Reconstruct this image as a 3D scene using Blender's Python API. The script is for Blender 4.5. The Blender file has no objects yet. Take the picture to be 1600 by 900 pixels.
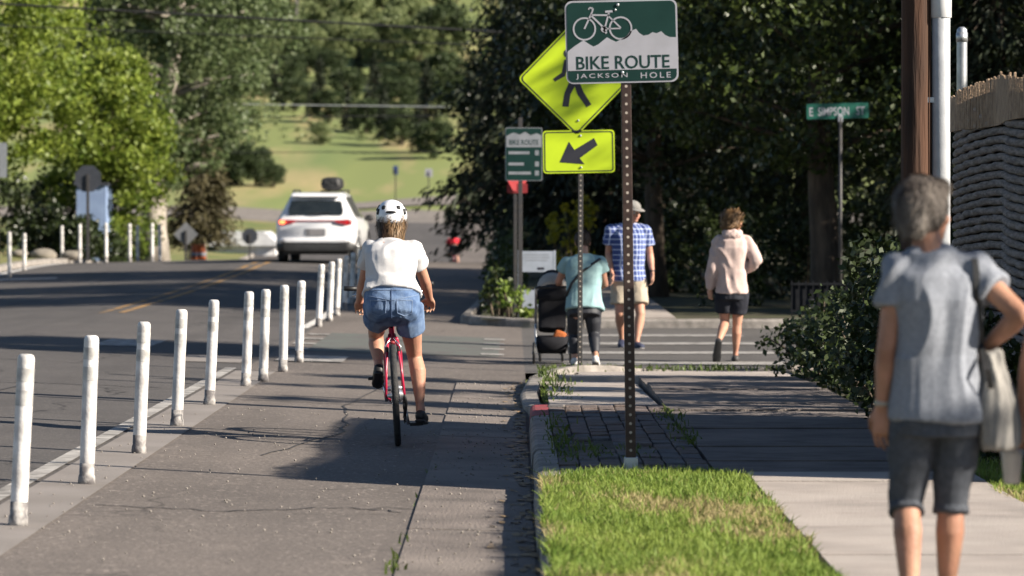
import bpy, bmesh, math, random
import numpy as np
from mathutils import Vector, Matrix, noise as mnoise

R = math.radians
rng = np.random.default_rng(7)
random.seed(7)
scene = bpy.context.scene
COL = scene.collection

# ---------------------------------------------------------------- camera, sky, sun, exposure
CAM_H, FPX, HOR = 1.6, 6000.0, 333.0          # eye height, focal length in photo pixels, horizon row
cam_d = bpy.data.cameras.new('camera')
cam_d.sensor_width = 36.0
cam_d.lens = 36.0 * FPX / 1600.0
cam_d.shift_y = -(450.0 - HOR) / 1600.0
cam_d.clip_start = 0.1
cam_d.clip_end = 4000.0
cam_d.dof.use_dof = True
cam_d.dof.focus_distance = 26.5
cam_d.dof.aperture_fstop = 4.0
cam = bpy.data.objects.new('camera', cam_d)
cam.location = (0, 0, CAM_H)
cam.rotation_euler = (R(90), 0, 0)
COL.objects.link(cam)
scene.camera = cam

SUN_EL, SUN_BACK = R(27.0), R(20.0)            # elevation; how far the sun sits behind the camera, from due right
sun_vec = Vector((math.cos(SUN_EL) * math.cos(SUN_BACK), -math.cos(SUN_EL) * math.sin(SUN_BACK), math.sin(SUN_EL)))
world = bpy.data.worlds.new('World')
scene.world = world
world.use_nodes = True
wn = world.node_tree
bg = wn.nodes['Background']
sky_t = wn.nodes.new('ShaderNodeTexSky')
sky_t.sky_type = 'NISHITA'
sky_t.sun_disc = False
sky_t.sun_elevation = SUN_EL
sky_t.sun_rotation = math.atan2(sun_vec.x, sun_vec.y)
sky_t.altitude = 1900.0
wn.links.new(sky_t.outputs[0], bg.inputs[0])
bg.inputs[1].default_value = 0.05
sun_d = bpy.data.lights.new('sun', 'SUN')
sun_d.energy = 5.0
sun_d.angle = R(0.53)
sun_d.color = (1.0, 0.91, 0.78)
sun = bpy.data.objects.new('sun', sun_d)
sun.rotation_euler = sun_vec.to_track_quat('Z', 'Y').to_euler()
sun.location = sun_vec * 60
COL.objects.link(sun)
vs = scene.view_settings
vs.view_transform = 'Standard'
vs.look = 'None'
vs.gamma = 1.0
vs.use_curve_mapping = False
vs.exposure = 1.3
scene.cycles.use_denoising = True
scene.cycles.max_bounces = 6
scene.cycles.diffuse_bounces = 3
scene.cycles.transparent_max_bounces = 6

# ---------------------------------------------------------------- node materials
MATS = {}
def nmat(name, col, rough=0.8, col2=None, scale=6.0, detail=6.0, bump=0.0, bscale=60.0, metal=0.0,
         spec=0.4, col3=None, scale3=0.7, trans=0.0, emit=None, coat=0.0, stretch=None, lo=0.35, hi=0.65):
    """Procedural material: base colour mottled with one or two noises, plus fine relief."""
    if name in MATS: return MATS[name]
    m = bpy.data.materials.new(name); m.use_nodes = True
    nt = m.node_tree; n = nt.nodes; L = nt.links
    b = n['Principled BSDF']; out = n['Material Output']
    b.inputs['Roughness'].default_value = rough
    b.inputs['Metallic'].default_value = metal
    b.inputs['Specular IOR Level'].default_value = spec
    if coat: b.inputs['Coat Weight'].default_value = coat
    tc = n.new('ShaderNodeTexCoord'); src = tc.outputs['Object']
    if stretch:
        mp = n.new('ShaderNodeMapping'); mp.inputs['Scale'].default_value = stretch
        L.new(src, mp.inputs[0]); src = mp.outputs[0]
    def ramp(sc, dt, a, c, lo_, hi_):
        t = n.new('ShaderNodeTexNoise'); t.inputs['Scale'].default_value = sc; t.inputs['Detail'].default_value = dt
        L.new(src, t.inputs['Vector'])
        r = n.new('ShaderNodeMapRange'); r.inputs[1].default_value = lo_; r.inputs[2].default_value = hi_
        L.new(t.outputs[0], r.inputs[0]); return r.outputs[0]
    cur = None
    if col2 is not None:
        mx = n.new('ShaderNodeMix'); mx.data_type = 'RGBA'
        mx.inputs[6].default_value = (*col, 1); mx.inputs[7].default_value = (*col2, 1)
        L.new(ramp(scale, detail, 0, 1, lo, hi), mx.inputs[0]); cur = mx.outputs[2]
        if col3 is not None:
            m2 = n.new('ShaderNodeMix'); m2.data_type = 'RGBA'
            L.new(cur, m2.inputs[6]); m2.inputs[7].default_value = (*col3, 1)
            L.new(ramp(scale3, 5, 0, 1, 0.45, 0.75), m2.inputs[0]); cur = m2.outputs[2]
        L.new(cur, b.inputs['Base Color'])
    else:
        b.inputs['Base Color'].default_value = (*col, 1)
    if bump:
        t = n.new('ShaderNodeTexNoise'); t.inputs['Scale'].default_value = bscale; t.inputs['Detail'].default_value = 4
        L.new(src, t.inputs['Vector'])
        bp = n.new('ShaderNodeBump'); bp.inputs['Strength'].default_value = bump; bp.inputs['Distance'].default_value = 0.02
        L.new(t.outputs[0], bp.inputs['Height']); L.new(bp.outputs[0], b.inputs['Normal'])
    if trans:
        tr = n.new('ShaderNodeBsdfTranslucent')
        if cur: L.new(cur, tr.inputs[0])
        else: tr.inputs[0].default_value = (*col, 1)
        ms = n.new('ShaderNodeMixShader'); ms.inputs[0].default_value = trans
        L.new(b.outputs[0], ms.inputs[1]); L.new(tr.outputs[0], ms.inputs[2]); L.new(ms.outputs[0], out.inputs[0])
    if emit:
        b.inputs['Emission Color'].default_value = (*emit[0], 1); b.inputs['Emission Strength'].default_value = emit[1]
    MATS[name] = m
    return m

def per_object(m):
    """shift every noise by the object's random number so that copies do not repeat"""
    nt = m.node_tree; n = nt.nodes; L = nt.links
    oi = n.new('ShaderNodeObjectInfo'); k = n.new('ShaderNodeMath'); k.operation = 'MULTIPLY'; k.inputs[1].default_value = 61.0; L.new(oi.outputs['Random'], k.inputs[0])
    for t in [q for q in n if q.type == 'TEX_NOISE']:
        s = t.inputs['Vector'].links[0].from_socket; ad = n.new('ShaderNodeVectorMath'); ad.operation = 'ADD'
        L.new(s, ad.inputs[0]); L.new(k.outputs[0], ad.inputs[1]); L.new(ad.outputs[0], t.inputs['Vector'])
    return m

def leafmat(name, ca, cb, rough=0.45, trans=0.35, spec=0.35):
    """Leaf material: colour varies from leaf to leaf and from clump to clump."""
    if name in MATS: return MATS[name]
    m = bpy.data.materials.new(name); m.use_nodes = True
    nt = m.node_tree; n = nt.nodes; L = nt.links
    b = n['Principled BSDF']; out = n['Material Output']
    b.inputs['Roughness'].default_value = rough; b.inputs['Specular IOR Level'].default_value = spec
    g = n.new('ShaderNodeNewGeometry'); tc = n.new('ShaderNodeTexCoord')
    t = n.new('ShaderNodeTexNoise'); t.inputs['Scale'].default_value = 0.9; t.inputs['Detail'].default_value = 3
    L.new(tc.outputs['Object'], t.inputs['Vector'])
    a = n.new('ShaderNodeMath'); a.operation = 'ADD'; a.use_clamp = True
    s = n.new('ShaderNodeMath'); s.operation = 'MULTIPLY_ADD'; s.inputs[1].default_value = 2.0; s.inputs[2].default_value = -0.9
    L.new(t.outputs[0], s.inputs[0])
    k = n.new('ShaderNodeMath'); k.operation = 'MULTIPLY'; k.inputs[1].default_value = 0.8
    L.new(g.outputs['Random Per Island'], k.inputs[0]); L.new(k.outputs[0], a.inputs[0]); L.new(s.outputs[0], a.inputs[1])
    mx = n.new('ShaderNodeMix'); mx.data_type = 'RGBA'
    mx.inputs[6].default_value = (*ca, 1); mx.inputs[7].default_value = (*cb, 1)
    L.new(a.outputs[0], mx.inputs[0]); L.new(mx.outputs[2], b.inputs['Base Color'])
    tr = n.new('ShaderNodeBsdfTranslucent'); L.new(mx.outputs[2], tr.inputs[0])
    ms = n.new('ShaderNodeMixShader'); ms.inputs[0].default_value = trans
    L.new(b.outputs[0], ms.inputs[1]); L.new(tr.outputs[0], ms.inputs[2]); L.new(ms.outputs[0], out.inputs[0])
    MATS[name] = m
    return m

# ---------------------------------------------------------------- mesh collector
class MB:
    def __init__(s): s.v = []; s.f = []
    def add(s, vs_, fs):
        o = len(s.v); s.v.extend([tuple(p) for p in vs_]); s.f.extend([tuple(i + o for i in f) for f in fs]); return s
    def box(s, c, d, rot=None, bev=0.0):
        x, y, z = d[0] / 2, d[1] / 2, d[2] / 2
        if bev > 0:
            b = min(bev, x * .9, y * .9, z * .9); pts = []; 
            bm = bmesh.new(); bmesh.ops.create_cube(bm, size=1.0)
            for q in bm.verts: q.co = Vector((q.co.x * d[0], q.co.y * d[1], q.co.z * d[2]))
            bmesh.ops.bevel(bm, geom=bm.edges[:], offset=b, segments=2, affect='EDGES', profile=0.6)
            bm.verts.index_update(); pts = [q.co.copy() for q in bm.verts]; fs = [[q.index for q in f.verts] for f in bm.faces]; bm.free()
        else:
            pts = [Vector((a * x, b_ * y, c_ * z)) for c_ in (-1, 1) for b_ in (-1, 1) for a in (-1, 1)]
            fs = [(0, 2, 3, 1), (4, 5, 7, 6), (0, 1, 5, 4), (2, 6, 7, 3), (0, 4, 6, 2), (1, 3, 7, 5)]
        if rot is not None: pts = [rot @ p for p in pts]
        return s.add([p + Vector(c) for p in pts], fs)
    def tube(s, pts, rad, n=8, cap=True, flat=1.0):
        pts = [Vector(p) for p in pts]
        if not hasattr(rad, '__len__'): rad = [rad] * len(pts)
        vs_ = []; fs = []; u = None
        for i, p in enumerate(pts):
            t = (pts[min(i + 1, len(pts) - 1)] - pts[max(i - 1, 0)]).normalized()
            if u is None:
                u = t.orthogonal().normalized()
            u = (u - t * u.dot(t)).normalized(); w = t.cross(u)
            for k in range(n):
                a = 2 * math.pi * k / n
                vs_.append(p + (u * math.cos(a) + w * math.sin(a) * flat) * rad[i])
        for i in range(len(pts) - 1):
            for k in range(n):
                fs.append((i * n + k, i * n + (k + 1) % n, (i + 1) * n + (k + 1) % n, (i + 1) * n + k))
        if cap:
            fs.append(tuple(reversed(range(n)))); fs.append(tuple(range((len(pts) - 1) * n, len(pts) * n)))
        return s.add(vs_, fs)
    def ell(s, c, r, nu=14, nv=9, rot=None):
        if not hasattr(r, '__len__'): r = (r, r, r)
        c = Vector(c); vs_ = []; fs = []
        for j in range(1, nv):
            th = math.pi * j / nv
            for k in range(nu):
                a = 2 * math.pi * k / nu
                p = Vector((r[0] * math.sin(th) * math.cos(a), r[1] * math.sin(th) * math.sin(a), r[2] * math.cos(th)))
                vs_.append(p)
        top = len(vs_); vs_.append(Vector((0, 0, r[2]))); vs_.append(Vector((0, 0, -r[2])))
        for j in range(nv - 2):
            for k in range(nu):
                fs.append((j * nu + k, (j + 1) * nu + k, (j + 1) * nu + (k + 1) % nu, j * nu + (k + 1) % nu))
        for k in range(nu):
            fs.append((top, k, (k + 1) % nu)); fs.append((top + 1, (nv - 2) * nu + (k + 1) % nu, (nv - 2) * nu + k))
        if rot is not None: vs_ = [rot @ p for p in vs_]
        return s.add([p + c for p in vs_], fs)
    def cap(s, a, b, ra, rb, n=12):
        s.tube([a, b], [ra, rb], n); s.ell(a, ra, n, 8); s.ell(b, rb, n, 8); return s
    def loft(s, rings, cap=True):
        n = len(rings[0]); vs_ = [p for r in rings for p in r]; fs = []
        for i in range(len(rings) - 1):
            for k in range(n):
                fs.append((i * n + k, i * n + (k + 1) % n, (i + 1) * n + (k + 1) % n, (i + 1) * n + k))
        if cap:
            fs.append(tuple(reversed(range(n)))); fs.append(tuple(range((len(rings) - 1) * n, len(rings) * n)))
        return s.add(vs_, fs)
    def prism(s, outline, y0, y1):
        """outline in XZ, thickness along Y"""
        n = len(outline)
        vs_ = [(x, y0, z) for x, z in outline] + [(x, y1, z) for x, z in outline]
        fs = [tuple(range(n)), tuple(reversed(range(n, 2 * n)))] + [(k, n + k, n + (k + 1) % n, (k + 1) % n) for k in range(n)]
        return s.add(vs_, fs)
    def ring(s, c, R0, r, n=32, m=6, axis='X'):
        vs_ = []; fs = []
        for i in range(n):
            a = 2 * math.pi * i / n
            for k in range(m):
                q = 2 * math.pi * k / m; rr = R0 + r * math.cos(q); h = r * math.sin(q)
                p = (h, rr * math.cos(a), rr * math.sin(a)) if axis == 'X' else (rr * math.cos(a), h, rr * math.sin(a))
                vs_.append((c[0] + p[0], c[1] + p[1], c[2] + p[2]))
        for i in range(n):
            for k in range(m):
                fs.append((i * m + k, ((i + 1) % n) * m + k, ((i + 1) % n) * m + (k + 1) % m, i * m + (k + 1) % m))
        return s.add(vs_, fs)
    def mesh(s, name):
        me = bpy.data.meshes.new(name); me.from_pydata(s.v, [], s.f); me.update(); return me
    def build(s, name, mat, parent=None, smooth=False, fix=True):
        me = s.mesh(name)
        if fix:
            bm = bmesh.new(); bm.from_mesh(me); bmesh.ops.recalc_face_normals(bm, faces=bm.faces[:]); bm.to_mesh(me); bm.free()
        return put(name, me, mat, parent, smooth)

def put(name, me, mat, parent=None, smooth=False):
    if mat is not None:
        me.materials.clear(); me.materials.append(mat)
    if smooth: me.polygons.foreach_set('use_smooth', [True] * len(me.polygons))
    o = bpy.data.objects.new(name, me); COL.objects.link(o)
    if parent is not None: o.parent = parent
    return o

def npmesh(name, verts, quads):
    me = bpy.data.meshes.new(name)
    nv, nf = len(verts), len(quads); k = quads.shape[1]
    me.vertices.add(nv); me.vertices.foreach_set('co', np.ascontiguousarray(verts, dtype=np.float32).ravel())
    me.loops.add(nf * k); me.loops.foreach_set('vertex_index', np.ascontiguousarray(quads, dtype=np.int32).ravel())
    me.polygons.add(nf); me.polygons.foreach_set('loop_start', np.arange(0, nf * k, k, dtype=np.int32))
    me.polygons.foreach_set('loop_total', np.full(nf, k, dtype=np.int32))
    me.update(calc_edges=True); return me

def thing(name, label, cat, loc=(0, 0, 0), rot=(0, 0, 0), group=None):
    o = bpy.data.objects.new(name, None); COL.objects.link(o); o.empty_display_size = 0.2
    o.location = loc; o.rotation_euler = rot
    return tag(o, label, cat, group)
def tag(o, label, cat, group=None, kind=None):
    o['label'] = label; o['category'] = cat
    if group: o['group'] = group
    if kind: o['kind'] = kind
    return o
def struct(o): o['kind'] = 'structure'; return o
def copy_tree(o, parent=None):
    c = o.copy(); COL.objects.link(c)
    if parent is not None: c.parent = parent
    for ch in list(o.children): copy_tree(ch, c)
    return c

# ---------------------------------------------------------------- ground heights
_py = np.array([-30, 0, 55, 66, 78, 88, 95, 104, 118, 135, 150, 165, 180, 200, 220, 235, 250, 265, 300, 350, 400, 450, 600, 800, 1200.])
_pz = np.array([0, 0, 0, .06, .18, .33, .36, .22, -.25, -.65, -.75, -.45, .0, .55, 1.1, 1.55, 2.2, 3.4, 6.4, 10.4, 15.2, 21.5, 41., 70., 120.])
_ty = np.arange(-30, 1200, 1.0)
_tz = np.interp(_ty, _py, _pz)
_w = np.hanning(11); _w /= _w.sum()
_tz = np.convolve(np.pad(_tz, 5, mode='edge'), _w, 'valid')
def prof(y): return np.interp(y, _ty, _tz)
CROWN, MID = 0.03, -5.7
def G(x, y):
    """height of the road-level ground: long profile, road crown, hill"""
    x = np.asarray(x, float); y = np.asarray(y, float)
    c = np.where(x > 0, 0.0, np.where(x > MID, -CROWN * x, np.maximum(CROWN * (x - 2 * MID), 0.0)))
    far = np.clip((y - 60) / 60, 0, 1)
    hill = np.clip((y - 260) / 200, 0, 1) * (1.6 * np.sin(x * .05 + 1.0) + 0.9 * np.sin(x * .13 + y * .05) + 0.06 * np.clip(-x, -60, 60))
    left = np.clip((-x - 12.0) / 6, 0, 1) * 0.35 * np.clip((y - 60) / 30, 0, 1)
    return prof(y) + c * (1 - far * .35) + hill + left
def g(x, y): return float(G(x, y))
def gp(px, py, dz=0.0):
    """photo pixel on the ground -> (x, y, z)"""
    d = CAM_H * FPX / max(py - HOR, 8)
    for _ in range(30):
        x = (px - 800) / FPX * d; z = g(x, d) + dz
        d = 0.5 * d + 0.5 * (CAM_H - z) * FPX / max(py - HOR, 8)
    x = (px - 800) / FPX * d
    return Vector((x, d, g(x, d) + dz))
def at(px, py, d):
    """photo pixel at distance d -> point"""
    return Vector(((px - 800) / FPX * d, d, CAM_H - (py - HOR) / FPX * d))

def sheet(name, xs, ys, mat, dz=0.0, zf=None):
    X, Y = np.meshgrid(np.asarray(xs, float), np.asarray(ys, float))
    Z = (G(X, Y) if zf is None else zf(X, Y)) + dz
    nx = X.shape[1]; ny = X.shape[0]
    V = np.stack([X, Y, Z], -1).reshape(-1, 3)
    i = (np.arange(ny - 1)[:, None] * nx + np.arange(nx - 1)[None, :]).ravel()
    Q = np.stack([i, i + 1, i + nx + 1, i + nx], 1)
    return put(name, npmesh(name, V, Q), mat, None, True)
def rn(a, b, step): return np.linspace(a, b, max(2, int(round((b - a) / step)) + 1))
# ================================================================ SETTING
def asphalt(name, base, dark, light, crack=0.5, grain=140.0, patch=None):
    if name in MATS: return MATS[name]
    m = bpy.data.materials.new(name); m.use_nodes = True
    nt = m.node_tree; n = nt.nodes; L = nt.links; b = n['Principled BSDF']
    b.inputs['Roughness'].default_value = 0.88; b.inputs['Specular IOR Level'].default_value = 0.3
    tc = n.new('ShaderNodeTexCoord'); P = tc.outputs['Object']
    def nz(sc, dt=5, rough=.6):
        t = n.new('ShaderNodeTexNoise'); t.inputs['Scale'].default_value = sc; t.inputs['Detail'].default_value = dt
        t.inputs['Roughness'].default_value = rough; L.new(P, t.inputs['Vector']); return t.outputs[0]
    def mr(v, a, c, x=0.0, y=1.0):
        r = n.new('ShaderNodeMapRange'); r.inputs[1].default_value = a; r.inputs[2].default_value = c
        r.inputs[3].default_value = x; r.inputs[4].default_value = y; L.new(v, r.inputs[0]); return r.outputs[0]
    def mix(f, a, c):
        q = n.new('ShaderNodeMix'); q.data_type = 'RGBA'
        if f is not None: L.new(f, q.inputs[0])
        for k, v in ((6, a), (7, c)):
            if isinstance(v, tuple): q.inputs[k].default_value = (*v, 1)
            else: L.new(v, q.inputs[k])
        return q.outputs[2]
    c0 = mix(mr(nz(0.55, 8), .3, .7), base, light)
    c0 = mix(mr(nz(0.17, 6), .45, .62, 0, .55), c0, tuple(q * .68 for q in base))
    c0 = mix(mr(nz(1.7, 8, .75), .56, .72, 0, .6), c0, tuple(q * 1.35 for q in light))
    c1 = mix(mr(nz(grain, 3, .7), .42, .72), c0, dark)
    c1 = mix(mr(nz(grain * .45, 2, .7), .60, .74), c1, tuple(min(1, q * 1.9) for q in light))
    # streaks along the traffic direction
    mp = n.new('ShaderNodeMapping'); mp.inputs['Scale'].default_value = (2.2, 0.12, 1); L.new(P, mp.inputs[0])
    st = n.new('ShaderNodeTexNoise'); st.inputs['Scale'].default_value = 1.0; st.inputs['Detail'].default_value = 4; L.new(mp.outputs[0], st.inputs['Vector'])
    c1 = mix(mr(st.outputs[0], .5, .8, 0, .55), c1, tuple(q * .62 for q in base))
    if crack:
        wv = n.new('ShaderNodeTexNoise'); wv.inputs['Scale'].default_value = 1.3; wv.inputs['Detail'].default_value = 5; L.new(P, wv.inputs['Vector'])
        ad = n.new('ShaderNodeMixRGB'); ad.blend_type = 'ADD'; ad.inputs[0].default_value = .8; L.new(P, ad.inputs[1]); L.new(wv.outputs[1], ad.inputs[2])
        vo = n.new('ShaderNodeTexVoronoi'); vo.feature = 'DISTANCE_TO_EDGE'; vo.inputs['Scale'].default_value = .42; L.new(ad.outputs[0], vo.inputs['Vector'])
        fade = mr(nz(.6, 3), .46, .58)
        ck0 = mr(vo.outputs['Distance'], .002, .010, crack, 0)
        mm = n.new('ShaderNodeMath'); mm.operation = 'MULTIPLY'; L.new(ck0, mm.inputs[0]); L.new(fade, mm.inputs[1]); ck = mm.outputs[0]
        c1 = mix(ck, c1, tuple(q * .35 for q in dark))
    L.new(c1, b.inputs['Base Color'])
    bp = n.new('ShaderNodeBump'); bp.inputs['Strength'].default_value = .5; bp.inputs['Distance'].default_value = .012
    L.new(nz(grain * .7, 3), bp.inputs['Height']); L.new(bp.outputs[0], b.inputs['Normal'])
    MATS[name] = m; return m

M_ROAD = asphalt('asphalt_road', (.085, .077, .074), (.045, .042, .042), (.115, .104, .098), crack=.8, grain=90)
M_LANE = asphalt('asphalt_bike_lane', (.14, .12, .107), (.066, .057, .053), (.185, .157, .138), crack=.55, grain=55)
M_SIDE = asphalt('asphalt_side_street', (.10, .092, .088), (.05, .047, .046), (.13, .12, .112), crack=.6, grain=90)
M_CONC = nmat('sidewalk_concrete', (.36, .31, .275), .9, (.27, .235, .21), 3.0, 8, .35, 90, col3=(.42, .37, .33), scale3=.8)
M_GUT = nmat('gutter_concrete', (.185, .155, .138), .9, (.115, .098, .088), 2.2, 9, .7, 60, col3=(.22, .187, .165), scale3=.9)
M_KERB = nmat('kerb_concrete', (.30, .27, .245), .9, (.16, .145, .13), 7, 8, .6, 60)
M_RED = nmat('red_kerb_paint', (.33, .035, .05), .75, (.16, .06, .055), 14, 6, .4, 60)
M_PAVE = [nmat('paver_%s' % k, c, .9, tuple(q * .6 for q in c), 9, 6, .6, 60) for k, c in
          (('warm', (.17, .135, .125)), ('grey', (.135, .125, .125)), ('brown', (.15, .115, .10)))]
for q_ in M_PAVE: per_object(q_)
per_object(M_CONC); per_object(M_KERB)
M_SAND = nmat('joint_sand', (.05, .043, .036), .95, (.08, .07, .055), 40, 4, .4, 120)
M_GRASSG = nmat('turf_soil', (.075, .085, .022), .95, (.16, .125, .06), 1.6, 8, .5, 40, lo=.4, hi=.7)
M_WHITE = nmat('road_paint_white', (.62, .60, .57), .8, (.30, .28, .27), 12, 8, .3, 120, lo=.42, hi=.78)
M_WHITE2 = nmat('road_paint_white_worn', (.24, .215, .20), .85, (.17, .15, .135), 1.6, 8, .3, 120, lo=.25, hi=.75)
M_WHITE3 = nmat('road_paint_white_faded', (.38, .36, .34), .85, (.16, .15, .14), 6, 8, .3, 120, lo=.35, hi=.65)
M_YELL = nmat('road_paint_yellow', (.42, .215, .04), .8, (.13, .105, .08), 1.8, 9, .3, 120, lo=.36, hi=.6)
M_GREENP = nmat('road_paint_green', (.105, .118, .104), .85, (.10, .094, .088), 3, 8, .3, 90, lo=.35, hi=.62)
M_HILL = nmat('hill_grass', (.17, .198, .058), .95, (.31, .245, .115), .22, 9, .3, 3, col3=(.11, .15, .045), scale3=.12, lo=.5, hi=.68, stretch=(1, .16, 1))
M_LAWN = nmat('lawn_ground', (.10, .13, .03), .95, (.24, .19, .08), .5, 8, .5, 20, lo=.4, hi=.7)
M_DIRT = nmat('yard_ground', (.055, .06, .022), .95, (.05, .04, .025), 1.2, 8, .6, 30)
M_TAN = asphalt('far_asphalt', (.20, .175, .155), (.13, .115, .10), (.24, .21, .185), crack=0, grain=12)

gx = np.concatenate([np.linspace(-420, -60, 19)[:-1], np.linspace(-60, 60, 61), np.linspace(60, 420, 19)[1:]])
gy = np.concatenate([np.linspace(-30, 120, 76)[:-1], np.linspace(120, 420, 101)[:-1], np.linspace(420, 1190, 60)])
struct(sheet('ground', gx, gy, M_HILL, -.07))
ry = np.concatenate([rn(-10, 60, 1.5)[:-1], rn(60, 215, 1.0)])
struct(sheet('main_road', np.concatenate([rn(-11.4, MID, .8), rn(MID, -2.62, .8)[1:]]), ry, M_ROAD))
struct(sheet('bike_lane', rn(-2.62, 0.13, .44), ry, M_LANE, .0))
struct(sheet('side_street', rn(0.13, 46, 2), rn(38.4, 53.4, .75), M_SIDE, .0))
struct(sheet('cross_street', rn(-60, 30, 2), rn(215, 238, 1.0), M_TAN, .01))
# road climbing the hill to the right
hv = []; hq = []
for i, t in enumerate(np.linspace(0, 1, 24)):
    x = -11.5 + 20 * t; y = 240 + 17 * t + 6 * t * t
    for s in (0, 1):
        yy = y + s * 9; hv.append((x, yy, g(x, yy) + .03))
    if i: hq.append((2 * i - 2, 2 * i, 2 * i + 1, 2 * i - 1))
struct(put('hill_road', npmesh('hill_road', np.array(hv), np.array(hq)), M_TAN))
# yards either side
struct(sheet('yard_ground', np.concatenate([rn(2.66, 8, 1.0), rn(8, 44, 6)[1:]]), rn(-10, 37.9, 1.5), M_DIRT, .085))
struct(sheet('corner_ground', np.concatenate([rn(-.44, 8, .7), rn(8, 60, 6)[1:]]), rn(53.9, 214, 2.0), M_DIRT, .10))
struct(sheet('lawn', np.concatenate([rn(-90, -20, 7), rn(-20, -11.62, 1.0)[1:]]), rn(20, 214, 2.0), M_LAWN, .11))

# gutter slabs, each its own slab with open joints
gut = struct(bpy.data.objects.new('gutter', None)); COL.objects.link(gut)
def slab(name, x0, x1, y0, y1, top, mat, parent, thick=.12, tilt=0.0, gap=.012, smooth=False):
    a = MB(); n = 5
    xs = np.linspace(x0 + gap / 2, x1 - gap / 2, 4); ys = np.linspace(y0 + gap / 2, y1 - gap / 2, n)
    vs_ = []; 
    for y in ys:
        for x in xs: vs_.append((x, y, top(x, y) + tilt))
    fs = [(j * 4 + i, j * 4 + i + 1, (j + 1) * 4 + i + 1, (j + 1) * 4 + i) for j in range(n - 1) for i in range(3)]
    per = [i for i in range(4)] + [j * 4 + 3 for j in range(1, n)] + [(n - 1) * 4 + i for i in (2, 1, 0)] + [j * 4 for j in range(n - 2, 0, -1)]
    o = len(vs_); 
    for k in per: p = vs_[k]; vs_.append((p[0], p[1], p[2] - thick))
    m_ = len(per)
    fs += [(per[k], per[(k + 1) % m_], o + (k + 1) % m_, o + k) for k in range(m_)]
    a.add(vs_, fs); return a.build(name, mat, parent)
y = 8.0; k = 0
while y < 100:
    Ln = [2.4, 3.0, 2.6, 3.2][k % 4]
    if not (36.0 < y + Ln / 2 < 56.0):
        slab('gutter_slab', -.52, .112, y, y + Ln, lambda x, yy: g(x, yy) + .009, M_GUT, gut, .06, random.uniform(-.002, .003), .012)
    y += Ln; k += 1
# dirt filled crack between the gutter and the asphalt, a few weeds in it
M_WEED = leafmat('weed_leaf', (.07, .11, .02), (.13, .17, .035))
M_BLADE = leafmat('grass_blade', (.11, .185, .026), (.25, .31, .065), .6, .35, .25)
M_BLADE_DRY = leafmat('grass_blade_dry', (.30, .25, .11), (.38, .32, .16), .7, .3, .2)
def blades(name, P, H, mat, parent=None, width=.006, lean=.5, seed=1):
    q = np.random.default_rng(seed); n = len(P); a = q.uniform(0, 2 * np.pi, n); b = q.uniform(0, 2 * np.pi, n)
    ln = q.uniform(.1, lean, n) * H; dx = np.stack([np.cos(a), np.sin(a), np.zeros(n)], 1); lx = np.stack([np.cos(b), np.sin(b), np.zeros(n)], 1)
    w = width * q.uniform(.6, 1.3, n); up = np.array([0, 0, 1.0])
    p0 = P - dx * w[:, None] * .5; p1 = P + dx * w[:, None] * .5
    mid = P + up * (H * .6)[:, None] + lx * (ln * .35)[:, None]
    m0 = mid - dx * w[:, None] * .4; m1 = mid + dx * w[:, None] * .4
    tip = P + up * (H * (1 - .25 * (ln / np.maximum(H, 1e-4))))[:, None] + lx * ln[:, None]
    t0 = tip - dx * w[:, None] * .06; t1 = tip + dx * w[:, None] * .06
    V = np.stack([p0, p1, m1, m0, t1, t0], 1).reshape(-1, 3)
    i = np.arange(n) * 6
    Q = np.concatenate([np.stack([i, i + 1, i + 2, i + 3], 1), np.stack([i + 3, i + 2, i + 4, i + 5], 1)])
    return put(name, npmesh(name, V, Q), mat, parent)

# kerb: lengths of cast concrete, the last one painted red
kerb = struct(bpy.data.objects.new('kerb', None)); COL.objects.link(kerb)
KT = .122
def kerb_piece(pts, mat, wid=.15, h=KT, gap=.012):
    """pts: polyline of the road edge; width to the left-hand normal side"""
    P = [Vector((p[0], p[1], 0)) for p in pts]; rings = []
    for i, p in enumerate(P):
        t = (P[min(i + 1, len(P) - 1)] - P[max(i - 1, 0)]).normalized(); nn = Vector((t.y, -t.x, 0))
        if i == 0: p = p + t * gap / 2
        if i == len(P) - 1: p = p - t * gap / 2
        hh = h if not hasattr(h, '__len__') else h[i]
        zb = g(min(p.x, 0), p.y)
        rings.append([p + nn * a + Vector((0, 0, zb + b)) for a, b in ((0, -.1), (.012, hh * .75), (.03, hh - .006), (.05, hh), (wid, hh + .003), (wid, -.1))])
    return MB().loft(rings).build('kerb_stone', mat, kerb)
y = 6.0; i = 0
while y < 28.1:
    L_ = 2.95 if i % 2 else 3.05
    j = random.uniform(-.01, .01)
    e = min(y + L_, 28.1)
    kerb_piece([(.12 + j, y), (.12 + j, (y + e) / 2), (.12 + j, e)], M_KERB, h=KT + random.uniform(-.006, .006))
    y = e; i += 1
arc = lambda cx, cy, r, a0, a1, n=7: [(cx + r * math.cos(R(a)), cy + r * math.sin(R(a))) for a in np.linspace(a0, a1, n)]
kerb_piece([(.12, 28.1), (.125, 29.0), (.13, 29.9)], M_RED, h=[KT, KT, .11])
kerb_piece([(.13, 29.9), (.12, 30.6), (.08, 31.2)], M_KERB, h=[.11, .07, .05])
kerb_piece([(.08, 31.2), (.06, 33.0), (.13, 35.2)], M_KERB, h=[.05, .06, .09])
kerb_piece([(.13, 35.2), (.16, 35.8), (.22, 36.3)], M_KERB, h=[.09, .07, .05])
kerb_piece(arc(1.9, 36.5, 1.75, 178, 100), M_KERB, h=[.05, .06, .09, .11, .1, .06, .04])
kerb_piece([(2.0, 38.24), (3.4, 38.28), (5.0, 38.3)], M_KERB, h=[.04, .1, .14])
kerb_piece([(5.0, 38.3), (9.0, 38.3), (14.0, 38.3)], M_KERB)
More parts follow.
